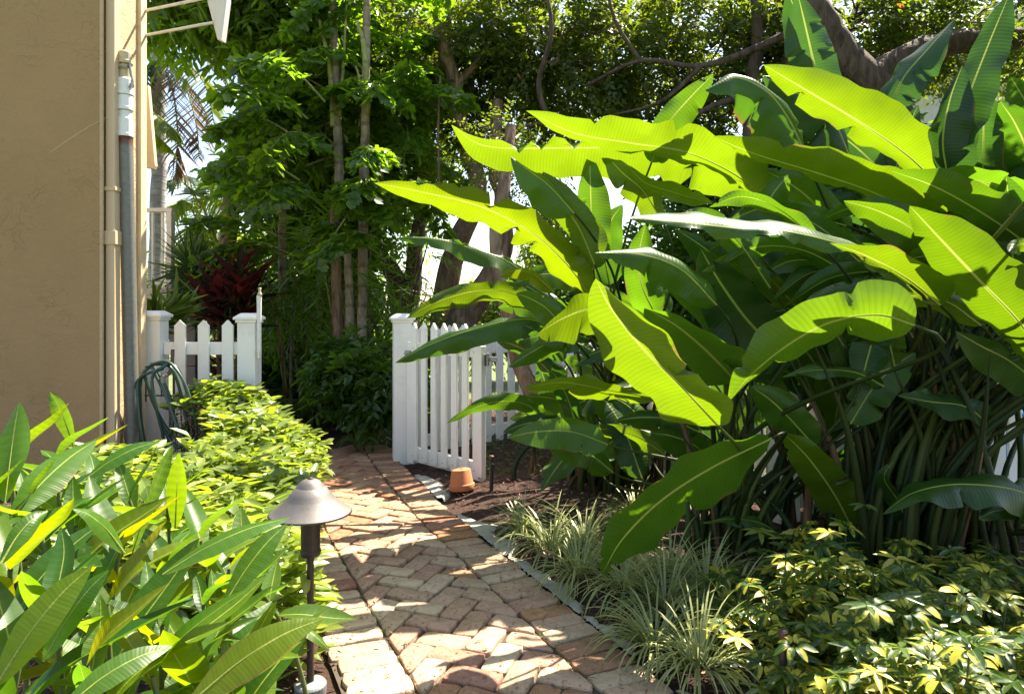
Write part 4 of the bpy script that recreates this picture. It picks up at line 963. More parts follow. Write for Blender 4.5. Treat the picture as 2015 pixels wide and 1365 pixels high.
# ------------------------------------------------------------------ striped grass tufts
tufts = [(1030, 1030, 3.75, .26), (1085, 1075, 3.5, .28), (1150, 1050, 3.6, .26), (1215, 1085, 3.4, .28), (1140, 1130, 3.15, .27), (1230, 1165, 3.0, .30), (1320, 1130, 3.15, .28), (1310, 1210, 2.8, .30), (1390, 1165, 2.95, .28), (1290, 1270, 2.5, .26), (1375, 1300, 2.35, .26), (1440, 1215, 2.7, .26), (1250, 1010, 4.0, .24)]
tl_ = ['at the gate end of the row with whitish blades', 'just below the first tuft beside the pale mortar edge', 'under the drooping green leaf tips', 'behind the long hanging leaf tip', 'directly left of the long hanging leaf tip', 'right of the long hanging leaf tip', 'in the shade between hanging leaf and cane base', 'leaning over the bricks in the middle of the row', 'touching the variegated shrub from the left', 'spilling over the mortar edge nearest the camera', 'in front of the variegated shrub beside the bricks', 'half hidden by the variegated shrub leaves', 'farthest back below the heliconia canes']
for (px, py, Yd, hl), tl in zip(tufts, tl_):
    b_ = at(px, py, Yd); b_[2] = .0
    o = empty('striped_grass', b_, 'green and cream striped grass tuft '+tl, 'grass tuft', 'striped grass tufts along the right path edge')
    nbl = 130; th = rng.uniform(0, 6.28, nbl); ln = 1.15*hl*rng.uniform(.7, 1.3, nbl); lean = rng.uniform(.5, 1.6, nbl); ns = 7
    s = np.linspace(0, 1, ns)
    ang = (math.pi/2-lean[:, None]*.6)-(s[None]**1.3)*lean[:, None]*1.7
    dx = np.cos(ang); dz = np.sin(ang); X = np.cumsum(dx, 1)*ln[:, None]/ns; Z = np.cumsum(dz, 1)*ln[:, None]/ns
    r0 = rng.uniform(0, .035, nbl)
    C = np.stack([np.cos(th)[:, None]*(X+r0[:, None]), np.sin(th)[:, None]*(X+r0[:, None]), np.maximum(Z, .004)], -1)
    wv = .0036*(1-s**3)*1; lt = np.stack([-np.sin(th), np.cos(th), th*0], -1)[:, None]*wv[None, :, None]*rng.uniform(.7, 1.3, (nbl, 1, 1))
    V = np.stack([C-lt, C+lt], 2).reshape(nbl, -1, 3); i = np.arange(ns-1)*2
    f0 = np.stack([i, i+1, i+3, i+2], -1); Fc = (f0[None]+(np.arange(nbl)*ns*2)[:, None, None]).reshape(-1, 4)
    bl = link('blades', mesh('blades', V.reshape(-1, 3), Fc, M['liri'], rnd=np.repeat(rng.random(nbl), ns*2), smooth=True), o); bl['kind'] = 'stuff'

# ------------------------------------------------------------------ variegated shrub, lower right: each palmate leaf is one part
def palmate(m_):
    Vs, Fs, us, b0_ = [], [], [], 0; k = 8
    for i in range(k):
        a_ = 2*math.pi*i/k+rng.uniform(-.12, .12); L = rng.uniform(.055, .085); d = np.array((math.cos(a_), math.sin(a_), 0)); st = .012
        P = [d*st, d*(st+L*.4)+np.array((0, 0, .006)), d*(st+L)+np.array((0, 0, -.012+rng.normal(0, .006)))]
        V, Fc, UV, C, T = blade(P, L*.19, L*.19, 0, nl=7, nw=1, droop=-.2, wave=.002, peak=.6, tipk=2.5, base=.5, up=(0, 0, 1), mid_r=0)
        Vs.append(V); Fs.append(Fc+b0_); us.append(UV); b0_ += len(V)
    return mesh('leaf', np.vstack(Vs), np.vstack(Fs), m_, np.vstack(us), smooth=True)
PAL = [palmate(M['arb']) for _ in range(7)]
vs_ = plant('variegated_shrub', (1.3, 2.2, 0), 'low shrub with cream and green fingered leaves at the bottom right', 'shrub')
vp_ = []
while len(vp_) < 290:
    px, Yd = rng.uniform(1400, 2150), rng.uniform(1.75, 2.95)
    x = (px-CX)/F*Yd; zt_ = .25+.07*math.sin(x*6)+.05*math.sin(Yd*9+x*4)+rng.normal(0, .05)-.10*max(0, (1500-px)/100)
    lim = 1.0-.35*(Yd-1.75)
    if x > .72+.15*rng.random() and path_u(np.array(x), np.array(Yd)) > .62: vp_.append((x, Yd, zt_*rng.uniform(.55, 1.05)))
stt = []
for p in vp_:
    tilt = nz(np.array((rng.normal(-.15, .35), rng.normal(-.35, .35), 1)))
    v_ = rng.random(); tn = (1, 1, 1) if v_ < .6 else ((1.5, 1.4, 1.2) if v_ < .70 else (.6, .75, .8))
    put(PAL[rng.integers(0, 7)], 'leaf', vs_, p, np.array((rng.normal(), rng.normal(), 0)), tilt, rng.uniform(.65, 1.1), tn)
    stt.append((np.array([(p[0]+rng.normal(0, .05), p[1]+rng.normal(.03, .05), -.02), (p[0], p[1]+.02, p[2]*.6), p])-np.array(vs_.location), .0028))
o = link('twigs', tubes('twigs', stt, M['stem'], 5), vs_); o['kind'] = 'stuff'
q = np.array(vp_); q = np.repeat(q, 3, 0)+rng.normal(0, .07, (len(q)*3, 3)); q[:, 2] = q[:, 2]*rng.uniform(.4, .95, len(q)); q = np.repeat(q, 7, 0); n = len(q); th = np.tile(np.arange(7)*.9, n//7)
V, Fc, r = scatter(q, np.stack([np.cos(th), np.sin(th), rng.uniform(-.3, .2, n)], -1), np.repeat(rng.normal(0, .35, (n//7, 3)), 7, 0)+(0, 0, 1), rng.uniform(.05, .075, n), .022, 'lance', np.repeat(rng.random(n//7), 7))
o = link('foliage', mesh('foliage', V-np.array(vs_.location), Fc, M['arb_s'], rnd=r), vs_); o['kind'] = 'stuff'

# ------------------------------------------------------------------ trees and background planting
def trunk(name, pts, rad, m_, parent, n=12, res=30, jit=.06):
    rl = np.array(parent.location); P = catmull([at(*p) for p in pts], res); P = P+rng.normal(0, 1, P.shape)*np.mean(rad)*.05
    return tube_obj(name, P-rl, rad, m_, parent, n, jit)
def crown(root, parts, m_, name='crown'):
    V, Fc, r = join(parts); return link(name, mesh(name, V-np.array(root.location), Fc, m_, rnd=r), root)
# fishtail palms left of centre: trunks, shafts and bipinnate fronds
def fish_frond(base, az, el, L, curve=.5, nsec=11, LL=.15, LW=.13):
    d0 = np.array((math.cos(az)*math.cos(el), math.sin(az)*math.cos(el), math.sin(el)))
    P = np.array([base, base+d0*L*.35, base+d0*L*.7-np.array((0, 0, curve*.25*L)), base+d0*L*.98-np.array((0, 0, curve*.75*L))]); C = catmull(P, 24)
    T = nz(np.gradient(C, axis=0)); idx = np.linspace(6, 23, nsec).astype(int); O, D, Ls = [], [], []
    for q, i in enumerate(idx):
        lat = nz(np.cross(T[i], (0, 0, 1.)))
        for s_ in (-1, 1):
            O.append(C[i]); D.append(lat*s_*.9+T[i]*.55-np.array((0, 0, .22))); Ls.append(L*.30*(1-.6*q/nsec))
    return sprays(np.array(O), np.array(D), np.array(Ls), 8, LL, LW, 'fish', spread=50, droop=.5, leafdroop=.35, rj=.3), (C, [.012, .008, .003])
fg = 'fishtail palms left of the gate opening'
def fishtail(base, label, trunks, fronds, LL=.12):
    root = plant('fishtail_palm', base, label, 'palm', fg); parts, rs = [], []
    for k, (pts, rad, mm) in enumerate(trunks): trunk('trunk', pts, rad, M[mm], root)
    for (b_, az, el, L, cv) in fronds:
        p_, r_ = fish_frond(np.array(b_), R(az), R(el), L, cv, LL=LL, LW=LL*.85); parts.append(p_); rs.append((r_[0]-np.array(base), r_[1]))
    crown(root, parts, M['fish'], 'crown'); o = link('rachis', tubes('rachis', rs, M['bark_green'], 6), root)
def fr(n, pxr, pyr, Yr, L=(1.1, 1.8), azr=(0, 360), elr=(0, 60)):
    return [(at(rng.uniform(*pxr), rng.uniform(*pyr), rng.uniform(*Yr)), rng.uniform(*azr), rng.uniform(*elr), rng.uniform(*L), rng.uniform(.3, .8)) for _ in range(n)]
fishtail((-1.75, 6.9, 0), 'fishtail palm with twin brown lower trunks at the dark centre left',
         [([(668, 720, 7.0), (664, 600, 7.0), (660, 470, 7.0), (658, 380, 7.05)], [.06, .055, .05], 'bark'), ([(668, 400, 7.0), (664, 250, 7.0), (660, 130, 7.0), (652, -60, 7.0)], [.05, .045, .035], 'bark_g'),
          ([(656, 250, 6.98), (648, 130, 6.96), (628, 40, 6.9)], [.03, .022, .012], 'bark_green'), ([(668, 230, 6.98), (676, 120, 6.96), (682, 10, 6.9)], [.022, .016, .010], 'bark_green')],
         fr(22, (590, 690), (-60, 330), (7.15, 7.8), (.8, 1.2)) + fr(6, (560, 660), (180, 480), (6.6, 7.1), (.8, 1.1), (170, 260), (10, 50)))
fishtail((-1.55, 6.9, 0), 'fishtail palm with pale ringed trunk and split green shaft high up',
         [([(690, 720, 6.9), (688, 600, 6.9), (684, 500, 6.9)], [.05, .045, .04], 'bark_g'), ([(712, 720, 6.9), (714, 500, 6.9), (717, 330, 6.9), (720, 180, 6.9), (722, -60, 6.9)], [.05, .05, .045, .035], 'bark_g'),
          ([(722, 170, 6.88), (716, 90, 6.86), (702, 40, 6.8)], [.035, .026, .014], 'bark_green'), ([(712, 190, 6.88), (706, 150, 6.86), (700, 130, 6.8)], [.02, .014, .008], 'bark_green'), ([(722, 230, 6.88), (730, 180, 6.86), (738, 160, 6.8)], [.026, .02, .010], 'bark_green')],
         fr(22, (680, 800), (-60, 400), (7.1, 7.8), (.8, 1.2)) + fr(6, (640, 800), (330, 560), (6.5, 6.9), (.7, 1.0), (200, 350), (10, 50)))
fishtail((-2.6, 7.9, 0), 'fishtail palm behind the red cordyline with deep green hanging leaflets',
         [([(560, 700, 7.9), (556, 500, 7.9), (560, 300, 7.9), (566, 100, 7.9)], [.05, .045, .035], 'bark_g')],
         fr(20, (550, 660), (200, 520), (7.4, 8.3), (.8, 1.15)))
# bamboo-like young canes under the palms
bc = plant('cane_thicket', (-1.9, 7.3, 0), 'thicket of thin dark canes and dry stalks beneath the fishtail palms', 'canes')
for k in range(46):
    px = rng.uniform(560, 790); Yd = rng.uniform(7.1, 7.9); g_ = at(px, 610, Yd); g_[2] = -.02; hgt = rng.uniform(1.0, 2.2); dx = rng.normal(0, .22)
    P = catmull([g_, g_+np.array((dx*.4, 0, hgt*.5)), g_+np.array((dx*1.3, rng.normal(0, .1), hgt))], 8)-np.array(bc.location)
    tube_obj('cane', P, [.022*rng.uniform(.5, 1.3), .014, .006], M[['bark_d', 'bark_g', 'bark_green', 'sheath'][rng.integers(0, 4)]], bc, 6)
p_ = blob_sprays([(-1.9, 7.4, 1.6, 1.1, .5, .7, 1)], 260, .45, 12, .20, .018, 'strap', droop=.6, leafdroop=.4)
o = crown(bc, [p_], M['fish'], 'foliage'); o['kind'] = 'stuff'

def tree(name, base, label, cat, trunks, blobs, per, LL, LW, m_, bark, tpl='diamond', group=None, nleaf=9, sl=.35, **kw):
    root = plant(name, base, label, cat, group)
    for pts, rad in trunks: trunk('trunk', pts, rad, M[bark], root)
    bl = [(*at(px, py, Y_), rx, ry, rz, wt) for (px, py, Y_, rx, ry, rz, wt) in blobs]
    P = blob_sprays(bl, per, sl, nleaf, LL, LW, tpl, **kw); crown(root, [P], M[m_]); 
    tw = []
    for b in bl:
        for _ in range(int((16 if nleaf == 8 else 6)*b[6])+1):
            c = np.array(b[:3]); e = c+nz(rng.normal(size=3))*np.array(b[3:6])*.9; s_ = c+rng.normal(0, .15, 3)*np.array(b[3:6])
            tw.append((catmull([s_-np.array(root.location), (s_+e)/2+rng.normal(0, .08, 3)-np.array(root.location), e-np.array(root.location)], 7), [.022*rng.uniform(.4, 1.3), .010, .003]))
    link('branches', tubes('branches', tw, M[bark], 5), root)['kind'] = 'stuff'
    return root
# overhanging leafy tree top left
tree('leafy_tree', (-4.6, 9.5, 0), 'bright green tree overhanging the shutter at the upper left', 'tree', [([(430, 610, 9.4), (470, 300, 9.2), (520, 60, 9.0), (560, -150, 8.8)], [.12, .10, .08])],
     [(480, 0, 8.2, .55, .7, .4, .7), (600, 60, 8.4, .6, .8, .8, .9), (350, 10, 7.6, .3, .4, .15, .25), (590, 180, 8.3, .4, .5, .4, .4), (640, -20, 8.5, .8, .8, .6, .8), (440, -100, 8.0, .8, .7, .3, .6), (600, 280, 8.6, .4, .6, .4, .4), (520, 350, 9.3, .25, .3, .25, .2)],
     760, .17, .055, 'mid_leaf', 'bark', 'lance', nleaf=10, sl=.5, leafdroop=.5)
# dark screen of foliage behind the centre left
tree('screen_tree', (-3.2, 9.6, 0), 'dense dark tree closing the view behind the cane thicket', 'tree', [([(640, 620, 9.6), (650, 300, 9.6), (640, 0, 9.6)], [.14, .10, .06])],
     [(590, 560, 9.8, .6, .6, .9, .9), (640, 420, 9.6, 1.0, .6, .9, 1.2), (700, 520, 9.4, .4, .5, .8, .5), (700, 250, 9.6, 1.1, .7, .9, 1.2), (610, 300, 9.8, .6, .6, .8, .7), (800, 120, 9.4, .8, .6, .8, .8), (640, 60, 9.8, 1.1, .7, .7, 1), (620, 660, 9.4, 1.0, .5, .5, .9), (520, 640, 9.9, .5, .5, .4, .3), (700, 660, 9.2, .5, .4, .35, .4)],
     520, .13, .055, 'dark_leaf', 'bark_d', 'lance')
# small leaved trees over the middle and right
tg = 'small leaved trees with twisted trunks'
tree('twisted_tree', (-.95, 8.2, 0), 'slender tree whose crooked light brown trunk rises left of the long horizontal leaf', 'tree',
     [([(868, 700, 8.3), (880, 560, 8.3), (905, 470, 8.2), (940, 370, 8.1), (905, 240, 8.0), (895, 160, 7.9), (868, 70, 7.8), (855, -40, 7.8)], [.17, .14, .12, .10, .085, .07, .05]), ([(900, 170, 7.9), (960, 90, 7.8), (985, -20, 7.8)], [.05, .035, .02]), ([(880, 100, 7.85), (884, 40, 7.8), (900, -30, 7.8)], [.04, .03, .02])],
     [(900, 60, 8.2, .8, .7, .8, .9), (1020, 130, 8.4, .8, .7, .7, 1), (850, 160, 8.6, .6, .6, .8, .7), (960, 250, 8.6, .6, .5, .4, .5), (880, 330, 8.8, .5, .5, .5, .4), (1020, -20, 8.4, .8, .7, .5, .8)], 560, .085, .042, 'small_leaf', 'bark', group=tg, nleaf=8, sl=.26, clump=34)
tree('twisted_tree', (-1.2, 9.2, 0), 'dark forked tree standing directly behind the capped gate post', 'tree',
     [([(800, 650, 8.9), (790, 590, 8.9), (770, 530, 8.9), (752, 510, 8.9)], [.17, .14, .11, .05]), ([(800, 640, 8.9), (812, 560, 8.9), (818, 480, 8.9), (835, 380, 8.9), (830, 250, 9.0)], [.14, .12, .10, .08, .05])],
     [(800, 420, 9.4, .25, .4, .3, .25), (830, 290, 9.4, .5, .5, .4, .5)], 800, .09, .035, 'mid_leaf', 'bark_d', group=tg)
tree('twisted_tree', (-.3, 7.6, 0), 'thick brown tree leaning right, its bark showing above the gate pickets', 'tree',
     [([(890, 690, 7.9), (915, 620, 7.9), (950, 570, 7.8), (985, 500, 7.7), (990, 400, 7.7), (975, 330, 7.7), (980, 200, 7.8)], [.22, .19, .14, .12, .10, .08, .06])],
     [(1100, 100, 7.9, .9, .7, .7, 1.2), (1230, 60, 8.0, .9, .7, .7, 1.1), (1200, 190, 8.3, .9, .6, .5, 1), (1330, 130, 8.2, .8, .7, .6, .9), (1080, 280, 8.6, .6, .5, .4, .4)], 560, .085, .042, 'small_leaf', 'bark', group=tg, nleaf=8, sl=.26, clump=34)
tree('twisted_tree', (.5, 5.9, 0), 'gnarled grey brown tree curving up through the picket fence behind the heliconia', 'tree',
     [([(1118, 905, 5.5), (1075, 840, 5.6), (1040, 760, 5.7), (1015, 690, 5.8), (1000, 620, 5.8), (985, 540, 5.9), (975, 450, 6.0), (990, 380, 6.0), (1005, 250, 6.2)], [.085, .075, .07, .065, .06, .055, .05])],
     [(1000, 300, 6.4, .3, .3, .3, .3), (1060, 380, 6.4, .35, .3, .3, .3)], 500, .055, .022, 'small_leaf', 'bark', group=tg, nleaf=8, sl=.25)
tree('twisted_tree', (3.3, 6.9, 0), 'large dark tree leaning over the upper right with spreading crown', 'tree',
     [([(1900, 560, 6.6), (1820, 360, 6.6), (1740, 200, 6.6), (1660, 110, 6.6), (1600, 20, 6.6), (1540, -60, 6.6)], [.20, .19, .17, .15, .13]), ([(1700, 160, 6.6), (1850, 90, 6.7), (2100, 70, 6.8)], [.15, .12, .10]), ([(1480, 330, 7.2), (1474, 200, 7.2), (1490, 80, 7.2), (1485, -60, 7.2)], [.07, .065, .06]), ([(1530, 250, 7.4), (1550, 130, 7.3), (1590, 20, 7.2)], [.09, .08, .06]), ([(1400, 300, 7.6), (1250, 270, 7.6), (1130, 240, 7.6), (1010, 250, 7.6)], [.06, .045, .02]), ([(1560, 290, 7.2), (1420, 320, 7.3), (1330, 290, 7.4)], [.06, .05, .02]),
      ([(1600, 40, 6.9), (1500, 90, 6.9), (1380, 130, 7.0), (1260, 120, 7.0), (1150, 170, 7.1)], [.05, .04, .03, .022, .012]), ([(1380, 130, 7.0), (1300, 200, 7.0), (1190, 230, 7.1)], [.028, .018, .009]), ([(1500, 180, 7.0), (1400, 210, 7.0), (1290, 270, 7.0), (1180, 290, 7.1)], [.04, .03, .02, .01]), ([(1260, 120, 7.0), (1210, 40, 7.0), (1190, -50, 7.0)], [.022, .018, .014]), ([(1090, 260, 7.2), (1060, 170, 7.2), (1085, 60, 7.1), (1070, -40, 7.1)], [.035, .03, .022, .016])],
     [(1420, 60, 7.6, .7, .6, .6, .9), (1560, 120, 7.8, .7, .6, .5, .8), (1700, 40, 7.6, .8, .7, .5, .9), (1850, 60, 7.6, .8, .7, .5, .9), (1450, 200, 7.9, .7, .6, .45, .8), (1640, 230, 8.0, .9, .6, .4, .6), (1980, 120, 7.8, .7, .6, .5, .6), (1350, 270, 8.0, .6, .5, .35, .5), (1560, 10, 7.4, .6, .6, .4, .5)], 560, .085, .042, 'small_leaf', 'bark_d', group=tg, nleaf=8, sl=.26, clump=34)
# hanging vine left of the twisted trunk
tag(tube_obj('hanging_vine', catmull([at(866, 150, 7.4), at(862, 260, 7.4), at(864, 350, 7.4), at(868, 420, 7.4)], 14), .013, M['bark'], n=6), 'thin bare vine hanging down left of the crooked trunk', 'vine')
tree('shade_tree', (4.6, 6.4, 0), 'tall tree at the far right edge whose crown shades the canes', 'tree', [([(2090, 620, 6.3), (2100, 300, 6.2), (2080, 60, 6.0), (2000, -120, 5.8)], [.16, .13, .10, .07])],
     [(2150, -160, 5.6, 1.0, .9, .5, 1.2), (2300, 0, 5.6, .9, .9, .6, 1), (2400, 200, 5.4, .8, .8, .6, .8)], 900, .075, .032, 'small_leaf', 'bark_d', group=tg, nleaf=8, sl=.3)
# understory behind the right fence
tree('background_shrub', (3.6, 6.6, 0), 'dark leafy shrub behind the heliconias beyond the right fence', 'shrub', [([(1750, 760, 6.6), (1760, 600, 6.7)], [.05, .03])],
     [(1350, 560, 7.6, 1.0, .6, .9, 1), (1550, 600, 7.0, .9, .5, .9, 1), (1750, 520, 6.6, .8, .5, 1.0, 1), (1950, 480, 6.4, .8, .5, 1.0, 1), (1200, 600, 8.2, .8, .5, .7, .8), (1850, 700, 6.2, .6, .4, .35, .3), (1420, 380, 8.2, .9, .6, .5, .7), (1700, 360, 7.5, .9, .6, .5, .7)], 700, .13, .05, 'dark_leaf', 'bark_d', 'lance')
# low bright planting far behind the gate
tree('background_hedge', (0, 12, 0), 'hazy green hedge seen between the trunks above the gate', 'hedge', [([(950, 690, 12.0), (960, 610, 12)], [.05, .03])],
     [(940, 640, 12.5, 1.3, .5, .5, 1), (1080, 600, 12.5, 1.2, .5, .9, 1), (830, 690, 12.5, .6, .5, .3, .5), (1090, 470, 13, .6, .5, .5, .4)], 800, .12, .05, 'sun_leaf', 'bark', 'lance')
# round clipped shrub beside the gate post
gs = plant('round_shrub', at(735, 860, 6.3), 'rounded green shrub on a short stem left of the gate post', 'shrub'); gs.location[2] = 0
trunk('trunk', [(735, 868, 6.3), (734, 820, 6.3), (722, 780, 6.3)], [.022, .018, .012], M['bark'], gs)
trunk('trunk', [(735, 850, 6.3), (745, 800, 6.3), (756, 770, 6.3)], [.014, .012, .008], M['bark'], gs)
bl = [(*at(705, 745, 6.4), .42, .35, .26, 1), (*at(735, 780, 6.35), .34, .3, .22, .8), (*at(675, 720, 6.5), .25, .3, .14, .4)]
crown(gs, [blob_sprays(bl, 420, .16, 7, .095, .04, 'lance')], M['dark_leaf'])
# ferns
def fern(px, py, Yd, n, L, label):
    b_ = at(px, py, Yd); b_[2] = 0; root = plant('fern', b_, label, 'fern', 'ferns in the shade'); b_ = np.array(b_); parts = []
    for k in range(n):
        a_ = k*2.4+rng.uniform(-.3, .3); d0 = np.array((math.cos(a_), math.sin(a_), 0)); l = L*rng.uniform(.8, 1.15)
        C = catmull([b_, b_+d0*l*.35+np.array((0, 0, l*.55)), b_+d0*l*.75+np.array((0, 0, l*.62)), b_+d0*l*1.05+np.array((0, 0, l*.35))], 26)
        T = nz(np.gradient(C, axis=0)); lat = np.cross(T, (0, 0, 1.)); s = np.linspace(0, 1, 26); wd = .22*l*np.sin(np.pi*np.clip(s*.95+.05, 0, 1))**.7
        pos = np.vstack([C, C]); d = np.vstack([lat+T*.25, -lat+T*.25]); Lw = np.r_[wd, wd]+.004
        parts.append(scatter(pos, d, np.tile((0, 0, 1.), (52, 1)), Lw, .035*l+0*Lw, 'strap'))
        tube_obj('frond_stalk', C-b_, [.004, .002], M['stem'], root, 5)
    crown(root, parts, M['fern'], 'fronds')
fern(575, 815, 6.9, 13, .62, 'large fern in the dark hollow left of the gate opening')
fern(640, 830, 7.2, 9, .45, 'medium fern behind the thin sprinkler riser')
fern(705, 862, 6.0, 8, .22, 'small fern at the end of the brick path')
fern(775, 700, 7.6, 9, .6, 'tall fern behind the capped gate post')
fern(1600, 1000, 4.05, 8, .34, 'fern showing at the foot of the right fence post')
fern(1240, 860, 6.3, 8, .35, 'fern behind the fence below the heliconia leaves')
# ground cover sprouts in the bed behind the gate
n = 500; pos = np.stack([rng.uniform(-.5, 1.0, n), rng.uniform(5.0, 6.4, n), rng.uniform(.0, .09, n)], -1); th = rng.uniform(0, 6.28, n)
V, Fc, r = scatter(pos, np.stack([np.cos(th), np.sin(th), th*0+.5], -1), rng.normal(0, .3, (n, 3))+(0, 0, 1), .05, .022, 'diamond')
keep = 0
tag(link('ground_cover', mesh('ground_cover', V, Fc, M['fern'], rnd=r)), 'sparse small green sprouts in the mulch behind the gate', 'ground cover', kind='stuff')
# moss and weeds in brick joints
n = 260; vq = rng.uniform(1, CS[-1]-.6, n); uq = np.where(rng.random(n) < .5, rng.normal(.272, .006, n), rng.normal(-.272, .006, n)); p2 = pm(uq, vq); th = rng.uniform(0, 6.28, n)
V, Fc, r = scatter(np.c_[p2, np.full(n, -.006)], np.stack([np.cos(th), np.sin(th), th*0+.6], -1), rng.normal(0, .3, (n, 3))+(0, 0, 1), .011, .006, 'diamond')
tag(link('joint_weeds', mesh('joint_weeds', V, Fc, M['mid_leaf'], rnd=r)), 'tiny green weeds growing in the joints of the bricks', 'weeds', kind='stuff')

# red cordyline
RL = leaf_variants(M['red'], .3, .20, 6, nl=9, nw=1, cup=.3)
rc = plant('cordyline', (-2.95, 7.0, 0), 'cordyline with dark red strap leaves above the left fence', 'cordyline')
for (px, py, Yd) in ((430, 520, 6.9), (470, 500, 6.9), (500, 535, 7.0), (455, 555, 6.8), (405, 540, 6.9), (480, 590, 6.9), (440, 670, 7.2)):
    tp = at(px, py+30, Yd); bs = np.array((-2.95+rng.normal(0, .08), 7.0+rng.normal(0, .05), 0))
    whorl_stem(rc, tp, bs, 24, .30, RL, M['bark'], upb=.8, r=.012, tints=((1, 1, 1), (.7, .8, 1), (1.3, .9, .9), (.35, 1.6, 1.0), (.5, 1.3, .9)))
# spiky rosette behind it
sp_ = plant('spiky_palm', (-3.4, 7.4, 0), 'spiky dark green fan palm below the white railing', 'palm')
parts = []
for (px, py, Yd) in ((400, 560, 7.3), (380, 530, 7.4), (430, 600, 7.3)):
    c = at(px, py, Yd); n = 190; d = nz(rng.normal(size=(n, 3))*(1, .8, 1)); parts.append(scatter(np.tile(c, (n, 1)), d, rng.normal(size=(n, 3)), rng.uniform(.35, .62, n), .022, 'strap'))
crown(sp_, parts, M['spiky'], 'crown'); tube_obj('trunk', catmull([(0, 0, 0), (-.02, 0, .7), (.02, -.05, 1.5)], 8), .05, M['bark_d'], sp_)
# tall thin frangipani-like stem
ts = plant('young_tree', (-2.9, 7.6, 0), 'thin leaning stem with a few leaves at its tip against the bright sky', 'young tree')
tube_obj('trunk', catmull([at(440, 500, 7.4), at(420, 460, 7.4), at(405, 420, 7.4), at(380, 380, 7.4)], 12)-np.array(ts.location), [.014, .012, .008], M['bark_g'], ts, 6)
tube_obj('trunk', catmull([at(440, 500, 7.4), (-3.0, 7.5, .9), (-2.9, 7.6, 0)], 12)-np.array(ts.location), [.014, .02], M['bark_g'], ts, 6)
for k in range(9):
    a_ = k*.75; put(HLv[k % 6], 'leaf', ts, at(382, 384, 7.4), (math.cos(a_), math.sin(a_)*.6, .25+.3*math.sin(a_*3)), (0, -.5, 1), 2.0, (.8, .9, 1))
# plant just behind the left fence post
bp = plant('strappy_plant', (-3.0, 5.95, 0), 'arching green strap leaved plant between house corner and left fence', 'plant')
n = 90; d = rng.normal(size=(n, 3)); d[:, 2] = abs(d[:, 2])*.8+.1; c = at(318, 600, 5.95)
pos = np.tile(c, (n, 1))+rng.normal(0, .05, (n, 3))-(0, 0, .15)
crown(bp, [scatter(pos, d, rng.normal(size=(n, 3))+(0, 0, .8), rng.uniform(.25, .42, n), .035, 'lance')], M['sun_leaf'], 'foliage')
tube_obj('trunk', np.array([(0, 0, 0), (-.03, 0, .5), (-.02, 0, 1.1)]), .02, M['bark'], bp)

# coconut palms in the far left gap
def pinnate(C, nleaf, LL, droop=.6, Wd=.03):
    i = np.linspace(2, len(C)-1, nleaf); C2 = np.stack([np.interp(i, np.arange(len(C)), C[:, k]) for k in range(3)], -1); T = nz(np.gradient(C2, axis=0))
    lat = nz(np.cross(T, (0, 0, 1.))); s = np.linspace(0, 1, nleaf); l = LL*np.sin(np.pi*(s*.8+.15))
    out = []
    for sg in (-1, 1):
        d = lat*sg+T*.55; d[:, 2] -= droop+rng.uniform(-.1, .15, nleaf); out.append(scatter(C2, d, np.tile((0, 0, 1.), (nleaf, 1))+rng.normal(0, .3, (nleaf, 3)), l*rng.uniform(.9, 1.1, nleaf), Wd, 'strap'))
    return out
def coco(base, label, tpts, trad, fronds, LL, mm, group='coconut palms in the left gap', Wd=.035):
    root = plant('coconut_palm', base, label, 'palm', group); rl = np.array(root.location)
    if tpts: trunk('trunk', tpts, trad, M['bark_grey'], root, 14, 24, .02)
    for (pts, m2) in fronds:
        C = catmull([at(*p) for p in pts], 30); V, Fc, r = join(pinnate(C, 46, LL, Wd=Wd)); o = link('frond', mesh('frond', V-rl, Fc, M[m2 or mm], rnd=r), root)
        tube_obj('frond_stalk', C-rl, [.018, .006], M['bark_green'], o, 5)
coco((-5.75, 11, 0), 'tall grey trunked coconut palm with drooping dry fronds in the left gap', [(306, 720, 11), (309, 500, 11), (312, 330, 11), (311, 120, 11), (313, -80, 11)], [.13, .12, .115, .11],
     [([(315, 110, 10.8), (360, 160, 10.6), (385, 240, 10.4), (392, 310, 10.3)], 'palm_d'), ([(315, 115, 10.8), (340, 180, 10.5), (350, 270, 10.3), (345, 350, 10.3)], 'palm_d'), ([(312, 100, 10.8), (345, 110, 10.4), (400, 160, 10), (425, 260, 9.8)], 'palm_f'), ([(312, 100, 11), (290, 150, 10.8), (300, 230, 10.6)], 'palm_f'), ([(312, 90, 11.2), (350, 60, 11), (410, 90, 11), (450, 170, 11)], 'palm_f')], .62, 'palm_f')
coco((-5.9, 9.2, 0), 'sunlit yellow green palm fronds poking out beside the awning panel', None, None, [([(262, 205, 9), (300, 222, 8.9), (335, 250, 8.8), (350, 275, 8.8)], 'palm_y'), ([(255, 240, 9), (300, 262, 8.9), (340, 300, 8.8)], 'palm_y')], .34, 'palm_y')
coco((-6.6, 14.5, 0), 'small distant palm with yellow green fronds behind the white railing', [(395, 640, 14.5), (393, 520, 14.5), (390, 440, 14.5)], [.12, .1],
     [([(390, 440, 14.5), (370, 400, 14.3), (350, 400, 14.1), (335, 440, 14)], 'palm_y'), ([(390, 440, 14.5), (400, 390, 14.3), (425, 390, 14.1), (445, 440, 14)], 'palm_y'), ([(390, 440, 14.5), (375, 360, 14.3), (360, 345, 14.1), (335, 360, 14)], 'palm_f'), ([(390, 440, 14.5), (405, 370, 14.3), (430, 355, 14.1), (455, 380, 14)], 'palm_y'), ([(390, 440, 14.3), (400, 460, 13.9), (410, 500, 13.7)], 'palm_y'), ([(390, 440, 14.3), (375, 450, 13.9), (365, 500, 13.7)], 'palm_y')], .75, 'palm_y', Wd=.05)
